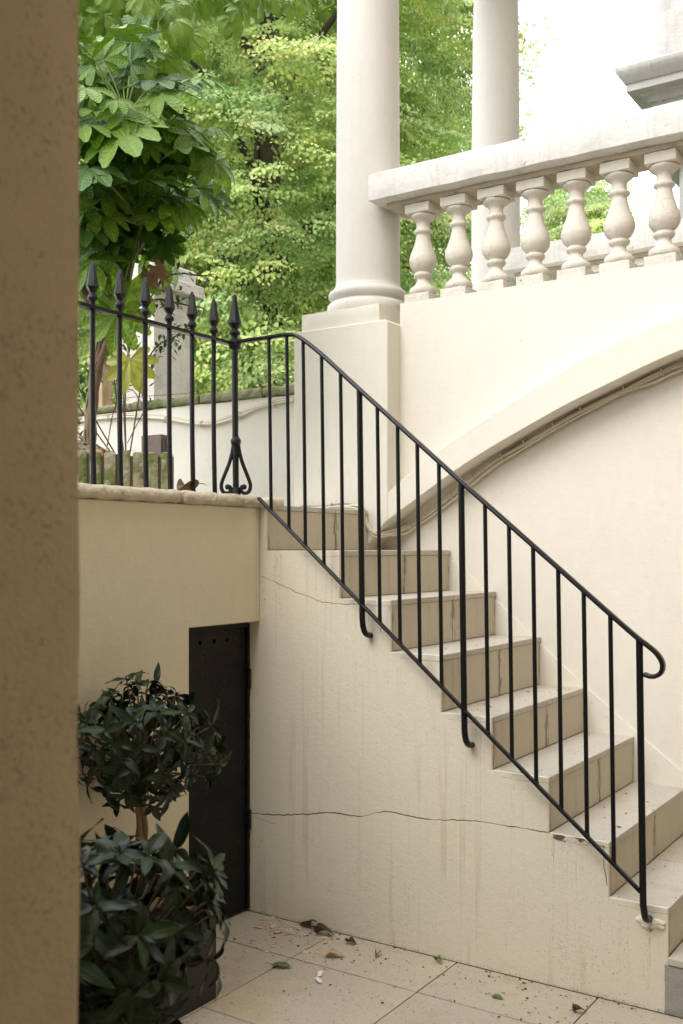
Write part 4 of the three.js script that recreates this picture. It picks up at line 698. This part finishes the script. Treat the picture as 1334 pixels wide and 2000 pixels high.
// ------------------------------------------------------------------ twigs, fallen leaves, litter
{
  const rnd = SEED(61);
  for (const [label, P] of [['long bare dry twig lying along the mossy coping', [[-4.85, 2.60, -4.63], [-4.6, 2.60, -4.63], [-4.35, 2.592, -4.63], [-4.12, 2.592, -4.63], [-4.03, 2.645, -4.63]]], ['arched bare twig springing from the bed beside the shrub trunk', [[-3.80, 2.17, -3.62], [-3.72, 2.36, -3.60], [-3.62, 2.43, -3.60], [-3.53, 2.34, -3.60]]], ['straight dry stalk leaning from the bed against the garden wall', [[-3.66, 2.17, -3.62], [-3.63, 2.27, -3.66], [-3.59, 2.38, -3.70]]], ['thin forked dead twig standing by the shrub trunk', [[-3.84, 2.17, -3.66], [-3.80, 2.33, -3.66], [-3.70, 2.47, -3.66]]]]) {
    const t = thing('dry_twig', label, 'twig', P[0]); part(t, 'stem', tube(P, 0.0024, 20, 5), M.twig);
    part(t, 'side_shoot', tube([P[1], [P[1][0] + 0.05, P[1][1] + 0.05, P[1][2]], [P[1][0] + 0.12, P[1][1] + 0.06, P[1][2] + 0.01]], 0.0014, 8, 4), M.twig);
  }
  const dl = (label, p, size, m, curl, turn, tilt = 0, group) => {
    const t = thing('fallen_leaf', label, 'leaf', p, group); t.rotation.y = turn;
    const g = leafGrid(size, size * 0.5, ovate, { nu: 6, nv: 10, fold: 0.5 * curl, droop: 1.9 * curl, curl: 3 * curl }).rotateX(-1.0 * curl - tilt);
    g.computeBoundingBox(); g.translate(0, -g.boundingBox.min.y + 0.001, -size * 0.4);
    mesh(t, 'blade', g, m); mesh(t, 'stalk', tube([[0, 0.004, -size * 0.4], [size * 0.05, 0.008, -size * 0.6], [0, 0.006, -size * 0.75]], 0.0013, 8, 4), m);
  };
  dl('crumpled brown leaf leaning on the stair flank by the floor', [-2.53, 0.002, -3.615], 0.085, M.deadDark, 1.3, 1.2, 0.6);
  dl('long curled dark leaf lying along the foot of the stair flank', [-2.47, 0.002, -3.60], 0.09, M.deadDark, 0.8, 1.8);
  dl('flat olive green leaf on the joint between two paving slabs', [-2.43, 0.003, -3.234], 0.085, M.greenLeaf, 0.15, 1.9);
  dl('small dark leaf with a green tip near the stair flank', [-2.32, 0.002, -3.58], 0.06, M.deadDark, 0.6, 1.4);
  dl('small green curled leaf at the foot of the stair flank', [-1.93, 0.002, -3.615], 0.05, M.greenLeaf, 0.7, 1.0);
  dl('small russet curled leaf alone on a paving slab', [-2.165, 0.002, -3.53], 0.045, M.dead, 0.9, 0.3);
  dl('pale torn strip of leaf on the courtyard paving', [-2.31, 0.002, -3.43], 0.085, M.deadPale, 0.35, 2.1);
  dl('slender green leaf lying on the paving below the stair', [-1.60, 0.002, -3.45], 0.05, M.greenLeaf, 0.2, 1.5);
  dl('dark curled leaf with a long stalk below the bottom step', [-1.30, 0.002, -3.50], 0.05, M.deadDark, 0.9, 2.0);
  dl('large dry brown leaf on the coping beside the scroll foot', [-2.985, 1.892, -3.30], 0.16, M.dead, 0.5, 0.3);
  dl('upright curled russet leaf on the coping beside the scroll foot', [-2.99, 1.892, -3.40], 0.10, M.dead, 1.3, 2.2, 0.4);
  dl('small ochre leaf on the coping against the mossy bricks', [-3.03, 1.892, -2.72], 0.07, M.deadPale, 0.8, 1.0);
  dl('pale buff dry leaf lying on the soil bed', [-3.47, soilY(-3.47, -3.29) + 0.004, -3.29], 0.10, M.deadPale, 1.2, 1.0, 0.3);
  dl('crumpled tan leaf lying behind the upright bricks', [-3.37, soilY(-3.37, -3.37) + 0.004, -3.37], 0.07, M.deadPale, 1.2, 2.0, 0.4);
  { const t = thing('broken_brick', 'dull purple brick piece lying on the soil bed', 'brick', [-3.42, 2.1, -3.5]); part(t, 'body', roughBox(-3.49, -3.36, 2.05, 2.19, -3.60, -3.54, 0.02, 0.0015, 40, 3, 0.004), mat([0.16, 0.12, 0.11], { bumpMap: stoneBump, bumpScale: 0.006 })); part(t, 'mortar_crust', roughBox(-3.36, -3.352, 2.07, 2.17, -3.59, -3.55, 0.02, 0.003, 40, 5, 0.003), M.mortar); }
  for (const [x, z, a] of [[-2.261, -3.272, 0.4], [-2.242, -3.21, 1.2]]) { const t = thing('paper_scrap', a < 1 ? 'white paper scrap closest to the flat olive green leaf' : 'bluish white paper scrap lying farther out from the stair flank', 'paper', [x, 0.003, z]); t.rotation.y = a; mesh(t, 'sheet', leafGrid(0.035, 0.018, () => 1, { droop: 0.4, fold: 0.2 }).translate(0, 0.008, 0), M.paper); }
  // crumbs of bark, seed cases, wood shavings: nobody could count them
  const crumbs = (name, label, cat, n, spot, size, m) => { const gs = [], D = new THREE.Object3D(); for (let i = 0; i < n; i++) { const p = spot(); D.position.set(...p); D.rotation.set(rnd() * 0.6 - 0.3, rnd() * 6.28, rnd() * 0.6 - 0.3); const s = size * (0.4 + rnd() * rnd() * 1.8); D.scale.set(s * (0.5 + rnd()), s * 0.28, s * (1 + 1.6 * rnd())); D.updateMatrix(); gs.push(new THREE.IcosahedronGeometry(0.5, 0).applyMatrix4(D.matrix)); } const o = mesh(scene, numbered(name), mergeGeometries(gs), m); o.userData = { kind: 'stuff', label, category: cat }; };
  crumbs('litter', 'dark crumbs of bark and leaf scattered over the courtyard paving', 'litter', 620, () => { const k = rnd(); return k < 0.5 ? [-2.8 + 1.7 * rnd(), 0.003, ZS + 0.01 + 0.35 * Math.pow(rnd(), 2)] : [-2.75 + 2.2 * rnd(), 0.003, ZS + 0.05 + 1.0 * rnd()]; }, 0.0046, M.litter);
  crumbs('wood_shavings', 'pale wood shavings swept into the corner by the cellar door', 'shavings', 130, () => { const k = rnd(); return k < 0.6 ? [-2.82 + 0.22 * rnd(), 0.004, ZS + 0.02 + 0.14 * rnd()] : [-2.65 + 0.4 * rnd(), 0.004, ZS + 0.05 + 0.3 * rnd()]; }, 0.011, M.shaving);
  crumbs('litter', 'small dark specks and leaf scraps lying on the stair treads', 'litter', 90, () => { const k = 3 + Math.floor(rnd() * 5), [x, y] = STEPS[k], xb = STEPS[k - 1][0]; return [xb + (x - xb) * rnd(), y + 0.003, ZS - 1.0 * rnd()]; }, 0.006, M.litter);
  crumbs('leaf_litter', 'brown leaf litter and twiggy bits covering the soil bed', 'leaf litter', 700, () => { const a = rnd(), b = 0.08 + rnd(), x = -3.72 + 0.56 * a - 0.6 * b, z = -2.834 - 0.57 * a - 0.6 * b; return [x, soilY(x, z) + 0.004, z]; }, 0.011, M.dead);
}
renderer.render(scene, camera);
